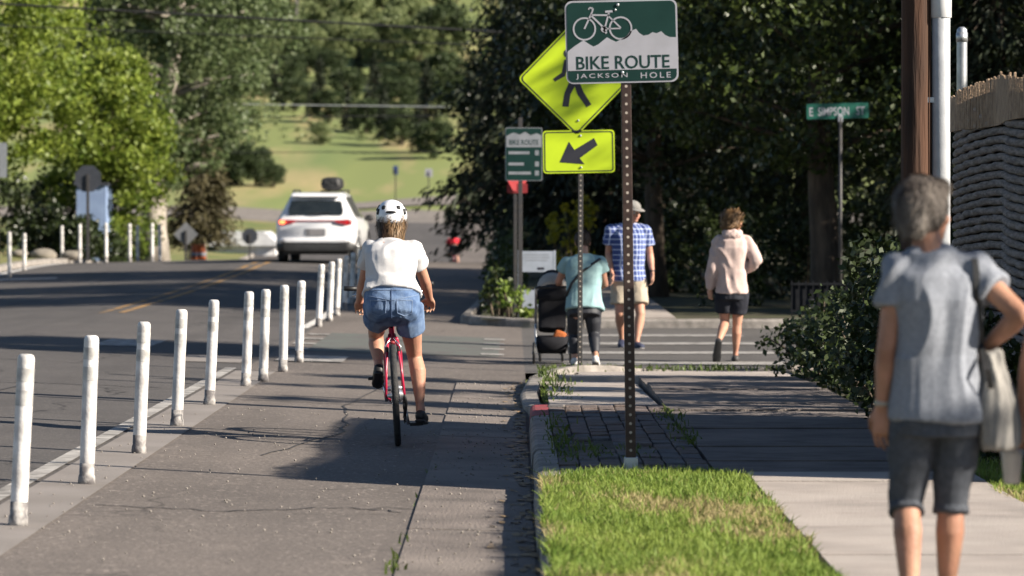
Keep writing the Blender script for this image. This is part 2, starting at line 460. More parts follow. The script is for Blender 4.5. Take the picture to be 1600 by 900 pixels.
# far corner kerbs
fk = [[(20., 53.4), (12., 53.4), (4., 53.4)], [(4., 53.4), (2.4, 53.4), (1.0, 53.45)], arc(1.0, 55.2, 1.75, 270, 180, 8)]
for q in fk: kerb_piece(list(q), M_KERB, wid=.15)
for a in range(8):
    kerb_piece([(-.75 + .3 * min(1, a / 3), 55.2 + 5 * a), (-.75 + .3 * min(1, (a + .5) / 3), 57.7 + 5 * a), (-.75 + .3 * min(1, (a + 1) / 3), 60.2 + 5 * a)], M_KERB)
lk = struct(bpy.data.objects.new('far_kerb', None)); COL.objects.link(lk)
for a in range(24):
    rings = []
    for yy in np.linspace(50 + a * 5 + .01, 55 + a * 5 - .01, 4):
        zb = g(-11.4, yy); rings.append([Vector((-11.4 - u, yy, zb + h)) for u, h in ((0, -.1), (.02, .12), (.2, .135), (.2, -.1))])
    MB().loft(rings).build('kerb_stone', M_KERB, lk)

# sidewalk slabs
walk = struct(bpy.data.objects.new('sidewalk', None)); COL.objects.link(walk)
y = 9.0
while y < 21.9:
    e = min(y + 1.52, 21.9)
    slab('sidewalk_slab', 1.33, 2.62, y, e, lambda x, yy: g(x, yy) + KT, M_CONC, walk, .1, random.uniform(-.004, .004), .016)
    y = e
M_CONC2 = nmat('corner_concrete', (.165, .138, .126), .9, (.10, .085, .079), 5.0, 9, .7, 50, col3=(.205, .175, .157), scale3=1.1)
y = 21.9; i = 0
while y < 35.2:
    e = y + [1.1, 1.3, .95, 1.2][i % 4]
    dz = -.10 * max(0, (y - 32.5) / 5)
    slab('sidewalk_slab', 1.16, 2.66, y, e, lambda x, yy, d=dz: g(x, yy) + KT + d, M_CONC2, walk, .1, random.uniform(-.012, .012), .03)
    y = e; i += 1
y1 = y
# corner ramp slabs, sunk toward the crossing
for i, (ya, yb) in enumerate(((29.6, 30.7), (30.7, 31.9), (31.9, 33.0), (33.0, 34.3), (34.3, 35.5))):
    slab('ramp_slab', .28, 1.14, ya, yb, lambda x, yy: g(x, yy) + KT - .014 * (yy - 29.4), M_CONC, walk, .1, random.uniform(-.008, .008), .025)
for i, (ya, yb) in enumerate(((35.7, 36.5), (36.5, 37.35), (37.35, 38.15))):
    slab('ramp_slab', .62 if i else .42, 3.6, ya, yb, lambda x, yy: g(x, yy) + .085 - .018 * (yy - 35.6), M_CONC, walk, .08, random.uniform(-.006, .006), .03)
# the walk beyond the side street
for i in range(22):
    ya = 53.75 + i * 1.8
    slab('sidewalk_slab', .85, 2.3, ya, ya + 1.8, lambda x, yy: g(x, yy) + .14, M_CONC, walk, .1, random.uniform(-.004, .004), .02)
# soil bed of the brick band and the turf strip
struct(sheet('paver_bed', rn(.27, 1.16, .3), rn(21.6, 29.6, 1), M_SAND, .105))
struct(sheet('corner_bed', rn(.27, 3.7, .5), rn(29.6, 38.2, .6), M_SAND, .0))
pav = struct(bpy.data.objects.new('brick_paving', None)); COL.objects.link(pav)
pm = []
for v in range(6):
    a = MB().box((0, 0, 0), (.117, .325, .06), bev=.008); pm.append(a.mesh('paver'))
    pm[-1].materials.append(M_PAVE[v % 3])
cnt = 0
for r in range(23):
    for c in range(7):
        yy = 22.0 + r * .34 + (.17 if c % 2 else 0); xx = .335 + c * .126
        if yy > 29.5: continue
        o = bpy.data.objects.new('paver', random.choice(pm)); COL.objects.link(o); o.parent = pav
        sag = -.03 * math.exp(-((xx - .45) ** 2 + ((yy - 24.5) / 2) ** 2) / .1)
        o.location = (xx, yy, g(xx, yy) + KT - .028 + random.uniform(-.009, .009) + sag)
        o.rotation_euler = (random.uniform(-.02, .02), random.uniform(-.03, .03), random.uniform(-.03, .03)); cnt += 1

# painted markings
def strip(name, poly, mat, dz=.005, nsub=1):
    """poly: list of (x0,x1,y0,y1) rectangles laid over the crown"""
    vs_ = []; qs = []
    for x0, x1, y0, y1 in poly:
        xs = np.linspace(x0, x1, 4); ys = np.linspace(y0, y1, max(2, int((y1 - y0) / 1.0) + 2))
        o = len(vs_); nx = len(xs)
        for yy in ys:
            for xx in xs: vs_.append((xx, yy, g(xx, yy) + dz))
        for j in range(len(ys) - 1):
            for i_ in range(nx - 1): qs.append((o + j * nx + i_, o + j * nx + i_ + 1, o + (j + 1) * nx + i_ + 1, o + (j + 1) * nx + i_))
    return put(name, npmesh(name, np.array(vs_), np.array(qs)), mat)
mk = struct(bpy.data.objects.new('road_marking', None)); COL.objects.link(mk)
def mark(name, rect, mat, dz=.005):
    o = strip(name, [rect], mat, dz); o.parent = mk; return o
mark('edge_line', (-2.80, -2.69, 5, 37.5), M_WHITE3, .009)
mark('buffer_band', (-2.66, -2.28, 5, 37.0), M_WHITE2, .005)
for y0, y1 in ((50.5, 92),): mark('edge_line', (-2.80, -2.68, y0, y1), M_WHITE, .009)
for x in (-5.88, -5.60): mark('centre_line', (x - .05, x + .05, 55, 160), M_YELL)
mark('green_patch', (-2.3, -.15, 42.6, 49.0), M_GREENP, .004)
for y0 in (42.9, 44.6, 46.3, 48.0):
    for x0 in (-2.55, -.35): mark('dash', (x0, x0 + .26, y0, y0 + .45), M_WHITE3, .009)
mark('crossing_bar', (-4.65, -4.0, 42.4, 44.6), M_WHITE3, .006)
mark('crossing_bar', (-2.45, -1.75, 39.6, 41.2), M_WHITE3, .010)
mark('crossing_bar', (-6.9, -6.2, 44.4, 46.6), M_WHITE, .006)
mark('crossing_bar', (-3.4, -2.75, 38.8, 40.4), M_WHITE2, .006)
for y0 in (40.4, 43.5, 46.6, 49.7): mark('crossing_bar', (.55, 3.0, y0, y0 + .8), M_WHITE3, .006)
mark('stop_line', (-11.0, -9.4, 79, 79.6), M_WHITE, .006)
mark('edge_line', (-11.2, -11.0, 60, 150), M_WHITE, .006)

# tar seals over old cracks, and grit along the gutter
M_TAR = nmat('tar_seal', (.03, .028, .028), .7, (.055, .05, .048), 9, 6, .3, 60)
def tar(pts, w):
    v_ = []; q_ = []
    for i in range(len(pts) - 1):
        a0, b0 = Vector(pts[i]), Vector(pts[i + 1])
        for k in range(8):
            p = a0.lerp(b0, k / 8) + Vector((mnoise.noise((a0.x + k * .9, a0.y, i)) * .05, mnoise.noise((a0.y, k * .9, i + 7)) * .10)); t_ = (b0 - a0).normalized(); nn = Vector((-t_.y, t_.x)); ww = w * (1 + .5 * mnoise.noise((k * 1.3, i, 3)))
            for s_ in (-1, 1): z_ = p + nn * ww * s_ / 2; v_.append((z_.x, z_.y, g(min(z_.x, 0), z_.y) + .004))
    q_ = [(2 * i, 2 * i + 1, 2 * i + 3, 2 * i + 2) for i in range(len(v_) // 2 - 1)]
    o = put('tar_seal', npmesh('tar_seal', np.array(v_), np.array(q_)), M_TAR, mk)
tar([(-2.2, 20.2), (-1.5, 20.0), (-.9, 20.5), (-.56, 20.3)], .022); tar([(-4.6, 24.5), (-4.2, 27), (-4.4, 30), (-4.1, 34)], .03); tar([(-1.6, 24.6), (-1.2, 27.5), (-1.35, 31), (-1.1, 36)], .018); tar([(-2.2, 31.5), (-1.2, 31.2), (-.55, 31.6)], .025); tar([(-5.4, 33.0), (-4.0, 33.4), (-2.9, 33.1)], .035)
gr = MB(); rg_ = random.Random(8)
for _ in range(700):
    if rg_.random() < .55: x_, y_ = -.5 + rg_.random() * .58, rg_.uniform(17, 36)
    else: x_, y_ = rg_.uniform(-2.6, -.5), rg_.uniform(17, 30)
    r_ = rg_.uniform(.003, .009); gr.ell((x_, y_, g(x_, y_) + .009 + r_ * .5), (r_, r_ * 1.2, r_ * .7), 5, 4)
tag(gr.build('grit', nmat('grit_stone', (.30, .27, .24), .9, (.14, .125, .11), 90, 3)), 'loose grit and pebbles scattered over the bike lane and gutter', 'grit', kind='stuff')

# turf: dense blades on the verge and along the walk
def inside_verge(x, y):
    xr = 1.31 + .035 * np.sin(y * 2.1) * np.sin(y * 5.3 + 1)
    end = 21.9 - 1.0 * np.clip((np.abs(x - .8) - .25) / .4, 0, 1) ** 2
    return (x > .17 + .035 * np.sin(y * 7) * np.sin(y * 2.3)) & (x < xr) & (y < end)
tq = np.random.default_rng(3)
struct(sheet('verge_soil', rn(.27, 1.33, .2), rn(6, 21.8, .8), M_GRASSG, KT - .035))
def turf(name, x0, x1, y0, y1, n, test, label, dryf, seed, hmax=.075, zoff=KT - .03):
    q = np.random.default_rng(seed); x = q.uniform(x0, x1, n); y = q.uniform(y0, y1, n)
    k = test(x, y) if test else np.ones(n, bool); x, y = x[k], y[k]
    pat = np.array([mnoise.noise((a * 1.4, b * .55, seed)) + .5 * mnoise.noise((a * 4, b * 2.2, seed + 5)) for a, b in zip(x, y)])
    H = q.uniform(.03, hmax, len(x)) * (1.0 + .35 * pat)
    edge = np.clip((.32 - x) / .2, 0, 1) if x0 < .3 else np.zeros(len(x))
    H *= 1 + .5 * edge
    P = np.stack([x, y, G(x, y) + zoff], 1)
    dry = q.random(len(x)) < np.clip(dryf + pat * 1.7, .08, .93)
    o = blades(name, P[~dry], H[~dry], M_BLADE, None, .0085, .7, seed)
    tag(o, label, 'grass', kind='stuff')
    d = blades('dry_blades', P[dry], H[dry] * .8, M_BLADE_DRY, o, .008, .9, seed + 1); d['kind'] = 'stuff'
    return o
turf('verge_grass', .14, 1.42, 14.0, 21.9, 56000, inside_verge, 'sunlit grass strip between kerb and sidewalk in the foreground', .12, 11, .095)
turf('lawn_grass', 2.58, 4.2, 15.0, 23.0, 30000, lambda x, y: x > 2.62 + .05 * np.sin(y * 3), 'grass edge right of the sidewalk behind the walking woman', .1, 12, .085, .085)
# weeds in the gutter crack and among the pavers
wx = []; 
for y0, n_ in ((17.0, 16), (17.5, 10), (18.4, 5), (20.9, 4), (23.6, 5)):
    for _ in range(n_): wx.append((-.52 + random.gauss(0, .022), y0 + random.gauss(0, .16), -.015))
for c in ((.31, 25.6), (.30, 24.6), (.32, 23.4), (.30, 27.2), (1.15, 25.0), (1.15, 26.2), (1.14, 28.3), (.75, 23.8), (.52, 23.7)):
    for _ in range(70): wx.append((c[0] + random.gauss(0, .05), c[1] + random.gauss(0, .45), KT - .02))
for _ in range(500): wx.append((random.uniform(.3, 2.9), 38.1 + random.gauss(0, .12), .04))
for _ in range(420): wx.append((.25 + abs(random.gauss(0, .14)), random.uniform(30.5, 38.0), .06))
W = np.array([(a, b, g(a, b) + z) for a, b, z in wx])
tag(blades('weeds', W, np.random.default_rng(5).uniform(.02, .085, len(W)), M_WEED, None, .014, 1.1, 9), 'scattered weeds in pavement cracks by the kerb and brick corner', 'weeds', kind='stuff')
# leaf litter in the gutter
lit = MB()
for _ in range(260):
    y = random.uniform(17, 36); x = .11 - abs(random.gauss(0, .08)); z = g(min(x, 0), y) + .012; a = random.uniform(0, 6.28); s = random.uniform(.012, .035)
    p = [Vector((x + s * math.cos(a + q), y + 1.6 * s * math.sin(a + q), z + random.uniform(0, .012))) for q in (0, 1.6, 3.1, 4.7)]
    lit.add(p, [(0, 1, 2, 3)])
tag(lit.build('leaf_litter', nmat('dry_leaf', (.30, .22, .13), .8, (.16, .10, .05), 20)), 'dry leaves and grit lying in the gutter', 'litter', kind='stuff')
# ================================================================ VEGETATION
M_BARK = nmat('bark', (.10, .075, .055), .95, (.045, .034, .026), 9, 8, 1.0, 22, stretch=(1, 1, .25))
M_BARK_PALE = nmat('bark_pale', (.36, .32, .27), .9, (.17, .145, .12), 5, 8, .8, 18, stretch=(1, 1, .3))
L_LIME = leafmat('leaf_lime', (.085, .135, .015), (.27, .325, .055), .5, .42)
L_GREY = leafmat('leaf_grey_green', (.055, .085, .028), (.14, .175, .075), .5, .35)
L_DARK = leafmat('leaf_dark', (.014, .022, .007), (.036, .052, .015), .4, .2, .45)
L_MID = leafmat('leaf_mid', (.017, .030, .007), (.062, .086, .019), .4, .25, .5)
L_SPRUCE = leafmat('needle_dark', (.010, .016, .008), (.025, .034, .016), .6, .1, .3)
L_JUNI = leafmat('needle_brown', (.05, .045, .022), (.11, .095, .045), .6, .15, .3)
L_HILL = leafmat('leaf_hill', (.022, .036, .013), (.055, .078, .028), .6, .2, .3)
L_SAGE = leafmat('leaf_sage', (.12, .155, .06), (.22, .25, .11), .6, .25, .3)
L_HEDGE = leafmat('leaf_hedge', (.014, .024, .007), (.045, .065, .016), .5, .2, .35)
L_BRIGHT = leafmat('leaf_bright', (.10, .16, .02), (.20, .26, .05), .45, .4)
L_YELLOW = leafmat('leaf_yellow', (.24, .22, .015), (.36, .34, .03), .5, .4)

def leaves(P, size, seed, aspect=.55, droop=0.0, Dm=None):
    """numpy cloud of folded leaf quads at points P"""
    q = np.random.default_rng(seed); n = len(P)
    d = q.normal(size=(n, 3)); d[:, 2] -= droop
    if Dm is not None: d = d * .45 + Dm
    d /= np.linalg.norm(d, axis=1)[:, None]
    s = np.cross(d, q.normal(size=(n, 3))); s /= np.linalg.norm(s, axis=1)[:, None]
    L_ = (size * q.uniform(.6, 1.35, n))[:, None]
    a = P - d * L_ * .5; c = P + d * L_ * .5; w = s * L_ * aspect * .5
    up = np.cross(d, s) * L_ * .1
    V = np.stack([a, P + w + up, c, P - w + up], 1).reshape(-1, 3)
    return V, np.arange(n * 4).reshape(-1, 4)

def clump_points(C, rad, per, seed, flat=.75):
    q = np.random.default_rng(seed); n = len(C)
    o = q.normal(size=(n, per, 3)); o /= np.linalg.norm(o, axis=2)[:, :, None]
    o *= (q.random((n, per)) ** .45)[:, :, None]
    o[:, :, 2] *= flat
    r = rad * q.uniform(.55, 1.3, n)
    return (C[:, None, :] + o * r[:, None, None]).reshape(-1, 3)

def broad_tree(name, loc, H, rad, base, tr, leafm, barkm, label, nclump=120, per=120, crad=.8, lsize=.16, seed=1, group=None, lean=(0, 0), shape=1.0, nlimb=9, low=0.0, cat='tree'):
    """tapered trunk, limbs reaching every clump region, leaf clumps spread through the crown volume"""
    q = np.random.default_rng(seed); rd = random.Random(seed)
    t = thing(name, label, cat, loc, group=group)
    wood = MB(); pts = []; rads = []
    top = H * .8
    for i in range(8):
        f = i / 7
        pts.append((lean[0] * f * f + .12 * math.sin(f * 5 + seed) * tr * 3, lean[1] * f * f + .1 * math.cos(f * 4 + seed) * tr * 3, -.25 + (top + .25) * f)); rads.append(tr * (1.25 if i == 0 else 1.0) * (1 - .82 * f))
    wood.tube(pts, rads, 9)
    cz = (H + base) / 2; hz = (H - base) / 2
    C = []
    while len(C) < nclump:
        d = q.normal(size=3); d /= np.linalg.norm(d); r = (.35 + .65 * q.random() ** .6)
        p = np.array([d[0] * rad * r, d[1] * rad * r, cz + d[2] * hz * r])
        f = (p[2] - base) / (H - base)
        k = 1.0 - .45 * max(0, f - .45) * shape
        bumpy = 1 + .28 * mnoise.noise((d[0] * 1.7 + seed, d[1] * 1.7, d[2] * 1.7))
        p[:2] *= k * bumpy
        p[0] += lean[0] * (p[2] / H) ** 2; p[1] += lean[1] * (p[2] / H) ** 2
        if low and p[2] < base + low * q.random(): continue
        C.append(p)
    C = np.array(C)
    idx = q.choice(len(C), min(nlimb * 3, len(C)), replace=False)
    for k_, j in enumerate(idx):
        e = C[j]; z0 = max(base * .75, min(e[2] - .25 * np.hypot(e[0], e[1]), top * .95)); f = (z0 + .25) / (top + .25)
        i0 = min(6, int(f * 7)); ff = f * 7 - i0
        s = Vector(pts[i0]).lerp(Vector(pts[i0 + 1]), ff); r0 = tr * (1 - .82 * f) * (.55 if k_ < nlimb else .3)
        m1 = s.lerp(Vector(e), .4) + Vector((rd.uniform(-.1, .1), rd.uniform(-.1, .1), .12 * (e[2] - z0))); m2 = s.lerp(Vector(e), .75) + Vector((rd.uniform(-.1, .1), rd.uniform(-.1, .1), .1))
        wood.tube([s, m1, m2, e], [r0, r0 * .7, r0 * .4, r0 * .12], 6)
    wood.build('trunk', barkm, t, True)
    P = clump_points(C, crad, per, seed + 3)
    V, Q = leaves(P, lsize, seed + 5)
    cr = put('crown', npmesh('crown', V, Q), leafm, t); cr['kind'] = 'stuff'
    return t

def spruce(name, loc, H, rad, base, leafm, label, seed=1, group=None, tiers=24, per=13, tuft=70, lsize=.22, tr=.22, droop=.35):
    q = np.random.default_rng(seed); rd = random.Random(seed)
    t = thing(name, label, 'tree', loc, group=group)
    wood = MB().tube([(0, 0, -.2), (0, 0, H * .5), (0, 0, H * .97)], [tr, tr * .6, .02], 8)
    P = []; D = []
    for i in range(tiers):
        f = i / (tiers - 1); z = base + (H - base) * f; rr = rad * (1 - f) ** .8 * (1 if f > .08 else .8) + .12
        for k in range(max(4, int(per * (1 - f * .6)))):
            a = rd.uniform(0, 6.283); r = rr * rd.uniform(.65, 1.12); dz = -droop * r * rd.uniform(.6, 1.2)
            e = np.array([r * math.cos(a), r * math.sin(a), z + dz]); s = np.array([0, 0, z + .1 * r])
            wood.tube([s, (s + e) / 2 + np.array([0, 0, .06 * r]), e], [.035 * (1 - f) + .012, .02, .006], 4)
            u = q.random(tuft) ** .6
            pp = s[None] * (1 - u)[:, None] + e[None] * u[:, None]; pp[:, 2] += .1 * r * np.sin(u * 3.1)
            pp += q.normal(size=(tuft, 3)) * np.array([.09, .09, .06]) * (1 + .9 * u[:, None])
            pp[:, 2] -= q.random(tuft) * .22
            P.append(pp); dv = (e - s); dv = dv / np.linalg.norm(dv); D.append(np.repeat((dv + np.array([0, 0, -.5]))[None], tuft, 0))
    wood.build('trunk', M_BARK, t, True)
    P = np.concatenate(P); D = np.concatenate(D)
    V, Q = leaves(P, lsize, seed + 2, .32, 0, D)
    cr = put('crown', npmesh('crown', V, Q), leafm, t); cr['kind'] = 'stuff'
    return t

def bush(name, label, blobs, leafm, seed=1, dens=900, lsize=.07, crad=.16, group=None, cat='shrub', loc=None):
    """shrub from overlapping irregular masses of leaf clumps with stems; blobs: (x,y,z,rx,ry,rz) absolute"""
    q = np.random.default_rng(seed); rd = random.Random(seed)
    c0 = Vector(loc) if loc is not None else Vector((blobs[0][0], blobs[0][1], g(blobs[0][0], blobs[0][1]) + .09))
    t = thing(name, label, cat, c0, group=group); C = []; stem = MB()
    for b in blobs:
        n = max(8, int(dens / 24 * b[3] * b[4] * b[5] * 4))
        d = q.normal(size=(n, 3)); d /= np.linalg.norm(d, axis=1)[:, None]; r = (.45 + .55 * q.random(n) ** .5) * (1 + .16 * np.sin(d[:, 0] * 5 + seed) * np.cos(d[:, 2] * 4 + d[:, 1] * 3))
        c = np.array(b[:3]) + d * r[:, None] * np.array(b[3:]); C.append(c)
        for j in range(min(7, n)):
            e = c[j] - np.array(c0); s = Vector((e[0] * .35 + (b[0] - c0.x) * .6, e[1] * .35 + (b[1] - c0.y) * .6, -.15))
            stem.tube([s, s.lerp(Vector(e), .5) + Vector((0, 0, .1)), e], [.022, .014, .005], 5)
    C = np.concatenate(C); C = C[C[:, 2] > c0.z - .05] - np.array(c0)
    stem.build('stem', M_BARK, t, True)['kind'] = 'stuff'
    P = clump_points(C, crad, 24, seed + 1, 1.0); P = P[P[:, 2] > -.04]
    V, Q = leaves(P, lsize, seed + 2, .6)
    f = put('foliage', npmesh('foliage', V, Q), leafm, t); f['kind'] = 'stuff'
    return t

# ---- right side of the street, near the walk
GR = 'shade trees on the right side of the street'
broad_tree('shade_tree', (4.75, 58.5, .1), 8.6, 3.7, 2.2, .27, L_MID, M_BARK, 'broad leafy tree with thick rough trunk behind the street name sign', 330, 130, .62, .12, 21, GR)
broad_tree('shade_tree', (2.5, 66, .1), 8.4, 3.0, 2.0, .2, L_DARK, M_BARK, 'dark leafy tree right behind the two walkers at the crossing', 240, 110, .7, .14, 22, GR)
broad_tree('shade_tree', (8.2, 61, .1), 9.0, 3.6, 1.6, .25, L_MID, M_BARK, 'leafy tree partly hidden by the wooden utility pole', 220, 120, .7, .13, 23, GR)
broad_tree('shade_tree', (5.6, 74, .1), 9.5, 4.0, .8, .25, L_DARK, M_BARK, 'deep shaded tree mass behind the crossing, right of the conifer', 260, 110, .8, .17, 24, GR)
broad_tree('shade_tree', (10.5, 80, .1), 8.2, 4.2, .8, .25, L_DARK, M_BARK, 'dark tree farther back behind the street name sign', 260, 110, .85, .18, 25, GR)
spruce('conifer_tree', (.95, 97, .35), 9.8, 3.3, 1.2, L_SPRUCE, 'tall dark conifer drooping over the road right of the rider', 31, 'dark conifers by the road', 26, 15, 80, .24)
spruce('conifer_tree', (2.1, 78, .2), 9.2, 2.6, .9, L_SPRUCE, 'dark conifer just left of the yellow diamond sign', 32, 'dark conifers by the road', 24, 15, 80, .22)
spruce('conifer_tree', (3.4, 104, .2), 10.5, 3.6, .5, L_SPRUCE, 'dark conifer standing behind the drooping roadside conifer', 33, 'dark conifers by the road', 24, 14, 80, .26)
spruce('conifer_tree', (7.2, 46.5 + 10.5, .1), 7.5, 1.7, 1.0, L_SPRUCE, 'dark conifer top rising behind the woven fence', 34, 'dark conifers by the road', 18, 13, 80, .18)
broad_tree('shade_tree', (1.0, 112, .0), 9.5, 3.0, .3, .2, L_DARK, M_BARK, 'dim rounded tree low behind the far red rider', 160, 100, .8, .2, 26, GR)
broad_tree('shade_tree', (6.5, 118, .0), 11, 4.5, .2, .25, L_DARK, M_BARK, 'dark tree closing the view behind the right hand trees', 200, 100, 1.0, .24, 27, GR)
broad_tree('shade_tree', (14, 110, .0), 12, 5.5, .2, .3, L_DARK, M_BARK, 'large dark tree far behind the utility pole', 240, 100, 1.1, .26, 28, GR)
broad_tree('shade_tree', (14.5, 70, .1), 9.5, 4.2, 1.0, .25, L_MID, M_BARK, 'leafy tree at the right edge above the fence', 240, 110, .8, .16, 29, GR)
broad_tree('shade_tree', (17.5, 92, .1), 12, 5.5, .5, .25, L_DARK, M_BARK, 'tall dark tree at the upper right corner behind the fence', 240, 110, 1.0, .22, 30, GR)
# unseen trees added right of the picture to shade the corner and the trees beyond the side street
GN = 'unseen added shade trees right of the picture'
def add_shading_tree(x, y, H, rad, base, seed, label):
    broad_tree('added_shade_tree', (x, y, .09), H, rad, base, .2, L_DARK, M_BARK, label, 150, 80, .7, .2, seed, GN)
add_shading_tree(11.5, 36.9, 11.0, 1.8, 6.8, 41, 'added shade tree behind the fence, just right of the picture')
add_shading_tree(12.5, 56.0, 12.5, 3.2, 1.2, 42, 'added shade tree along the side street, nearer the corner')
add_shading_tree(17.5, 58.5, 13, 3.4, 1.2, 43, 'added shade tree along the side street, farther from the corner')
add_shading_tree(14.2, 64.5, 12.5, 3.4, 1.2, 44, 'added shade tree behind the side street trees')
add_shading_tree(17, 76, 10, 3.4, 1.2, 45, 'added shade tree deep in the block on the right')
broad_tree('added_shade_tree', (9.0, 10.9, .09), 5.6, .95, 4.3, .05, L_DARK, M_BARK, 'small thin added shade tree beside the sidewalk, right of the picture near the camera', 11, 46, .2, .11, 49, GN, nlimb=3)  # unseen, added so its sparse crown dapples the near woman
for i, (x, y, H, r) in enumerate(((7.6, 28.6, 5.6, .5), (8.6, 30.6, 6.4, .55), (9.4, 32.6, 6.6, .5))):  # unseen columns added to cast thin shade bands over lane and walk
    broad_tree('added_shade_tree', (x, y, .09), H, r, .8, .06, L_DARK, M_BARK, 'slender columnar added shade tree right of the picture, %s from the fence' % ('first', 'second', 'third')[i], 60, 60, .3, .14, 46 + i, GN, nlimb=4)
# hedge and shrubs by the walk
bush('hedge_shrub', 'large dark leafy shrub along the sidewalk left of the gray haired woman',
     [(2.88, 27.6, .6, .42, .8, .62), (2.92, 29.2, .7, .45, .9, .78), (2.95, 31.2, .55, .4, 1.0, .58), (2.92, 33.2, .45, .38, 1, .46), (2.8, 35.1, .3, .33, .8, .34), (3.0, 25.6, .55, .26, .9, .6), (2.95, 26.6, .55, .33, .8, .62)],
     L_HEDGE, 51, 2300, .07, .15, loc=(2.95, 30.5, .09))
bush('hedge_shrub', 'low rounded shrub at the corner below the black post', [(3.1, 38.6, .36, .55, .5, .38), (3.45, 37.6, .42, .5, .6, .42)], L_HEDGE, 52, 1700, .07, .15, loc=(3.2, 38.0, .09))
bush('hedge_shrub', 'dark shrub at the foot of the woven fence by the right edge', [(3.0, 23.3, .4, .2, .7, .42), (3.0, 24.2, .45, .22, .7, .5)], L_HEDGE, 53, 2500, .07, .14, loc=(3.0, 23.9, .09))
bush('garden_plant', 'bright leafy plant at the far corner left of the stroller', [(-.02, 54.8, .36, .24, .3, .26), (.22, 54.6, .3, .2, .25, .2)], L_BRIGHT, 54, 2600, .075, .1, cat='plant', loc=(.1, 54.7, .1))
bush('garden_plant', 'dark green plants at the far corner kerb beside the bike lane', [(-.22, 55.6, .36, .22, .4, .3), (-.2, 56.6, .4, .25, .5, .34)], L_MID, 55, 2200, .08, .11, cat='plant', loc=(-.2, 56, .1))
bush('hedge_shrub', 'clipped hedge beyond the crossing left of the white notice board', [(-.1, 62, .55, .32, 1.4, .5), (-.1, 64.5, .6, .32, 1.4, .55), (-.1, 67, .6, .32, 1.4, .55)], L_MID, 56, 1300, .08, .13, loc=(-.1, 64, .1))
bush('garden_plant', 'yellow flowering shrub behind the teal shirt walker', [(1.3, 72, 1.6, .32, .4, .36), (.95, 72.3, 1.35, .3, .4, .3), (1.1, 72, .7, .4, .4, .5)], L_YELLOW, 57, 1500, .1, .14, cat='plant', loc=(1.1, 72, .2))
bush('hedge_shrub', 'pale green shrub under the conifer by the far lane', [(-.15, 80, .95, .4, .6, .45), (.3, 82, 1.0, .4, .6, .5)], L_GREY, 58, 1200, .1, .14, loc=(0, 81, .3))
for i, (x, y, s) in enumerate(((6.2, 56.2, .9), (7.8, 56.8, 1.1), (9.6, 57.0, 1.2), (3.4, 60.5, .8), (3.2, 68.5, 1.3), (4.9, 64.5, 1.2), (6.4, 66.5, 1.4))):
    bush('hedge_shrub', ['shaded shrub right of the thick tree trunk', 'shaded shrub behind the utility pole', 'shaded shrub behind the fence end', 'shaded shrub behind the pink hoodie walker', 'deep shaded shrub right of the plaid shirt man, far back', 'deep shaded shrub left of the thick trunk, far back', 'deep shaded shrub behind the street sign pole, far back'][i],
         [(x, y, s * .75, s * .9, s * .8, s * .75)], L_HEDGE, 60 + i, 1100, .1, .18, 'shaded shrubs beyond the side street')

# ---- left side of the street
GL = 'sunlit trees on the left side of the street'
broad_tree('lime_green_tree', (-15.2, 104, .4), 10, 4.0, 1.7, .25, L_LIME, M_BARK, 'bright lime green tree filling the upper left corner', 300, 120, .66, .17, 71, GL)
broad_tree('lime_green_tree', (-11.9, 114, .2), 6.4, 2.0, .9, .16, L_LIME, M_BARK, 'smaller lime green tree in front of the gray green cottonwood', 130, 130, .6, .17, 72, GL)
broad_tree('cottonwood_tree', (-11.8, 128, -.2), 13, 3.4, 2.0, .5, L_GREY, M_BARK_PALE, 'gray green cottonwood with pale forked trunk left of the car', 230, 110, .72, .19, 73, GL, (.8, 0), 1.0, 14)
broad_tree('cottonwood_tree', (-12.2, 150, -.3), 15, 3.4, 4.5, .34, L_GREY, M_BARK_PALE, 'tall gray green tree behind the cottonwood, reaching over the road', 220, 110, .9, .22, 74, GL, (.3, 0), 1.0, 12)
spruce('juniper_tree', (-10.7, 132, .1), 4.6, 1.35, .6, L_JUNI, 'brownish juniper with ragged outline left of the white car', 75, GL, 16, 14, 70, .2, .16, .1)
bush('hedge_shrub', 'rounded bright shrub behind the far left posts', [(-11.1, 114, .9, .75, .8, .75), (-11.6, 115, .7, .6, .6, .6)], L_BRIGHT, 76, 700, .12, .2, loc=(-11.2, 114.5, .1))
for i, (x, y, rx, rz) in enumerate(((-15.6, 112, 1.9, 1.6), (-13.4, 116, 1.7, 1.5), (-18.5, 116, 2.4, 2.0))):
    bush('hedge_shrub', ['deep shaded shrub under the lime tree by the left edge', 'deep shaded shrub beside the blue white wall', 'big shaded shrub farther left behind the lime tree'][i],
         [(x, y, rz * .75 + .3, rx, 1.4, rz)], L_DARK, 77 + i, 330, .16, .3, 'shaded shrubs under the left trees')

bush('hedge_shrub', 'dark shrub below the pale blue wall behind the far left posts', [(-11.7, 104.5, .75, .6, .6, .72), (-12.7, 105, .9, .7, .6, .85), (-11.0, 105, .55, .4, .6, .5)], L_DARK, 91, 3200, .12, .2, loc=(-12.4, 105.8, .3))
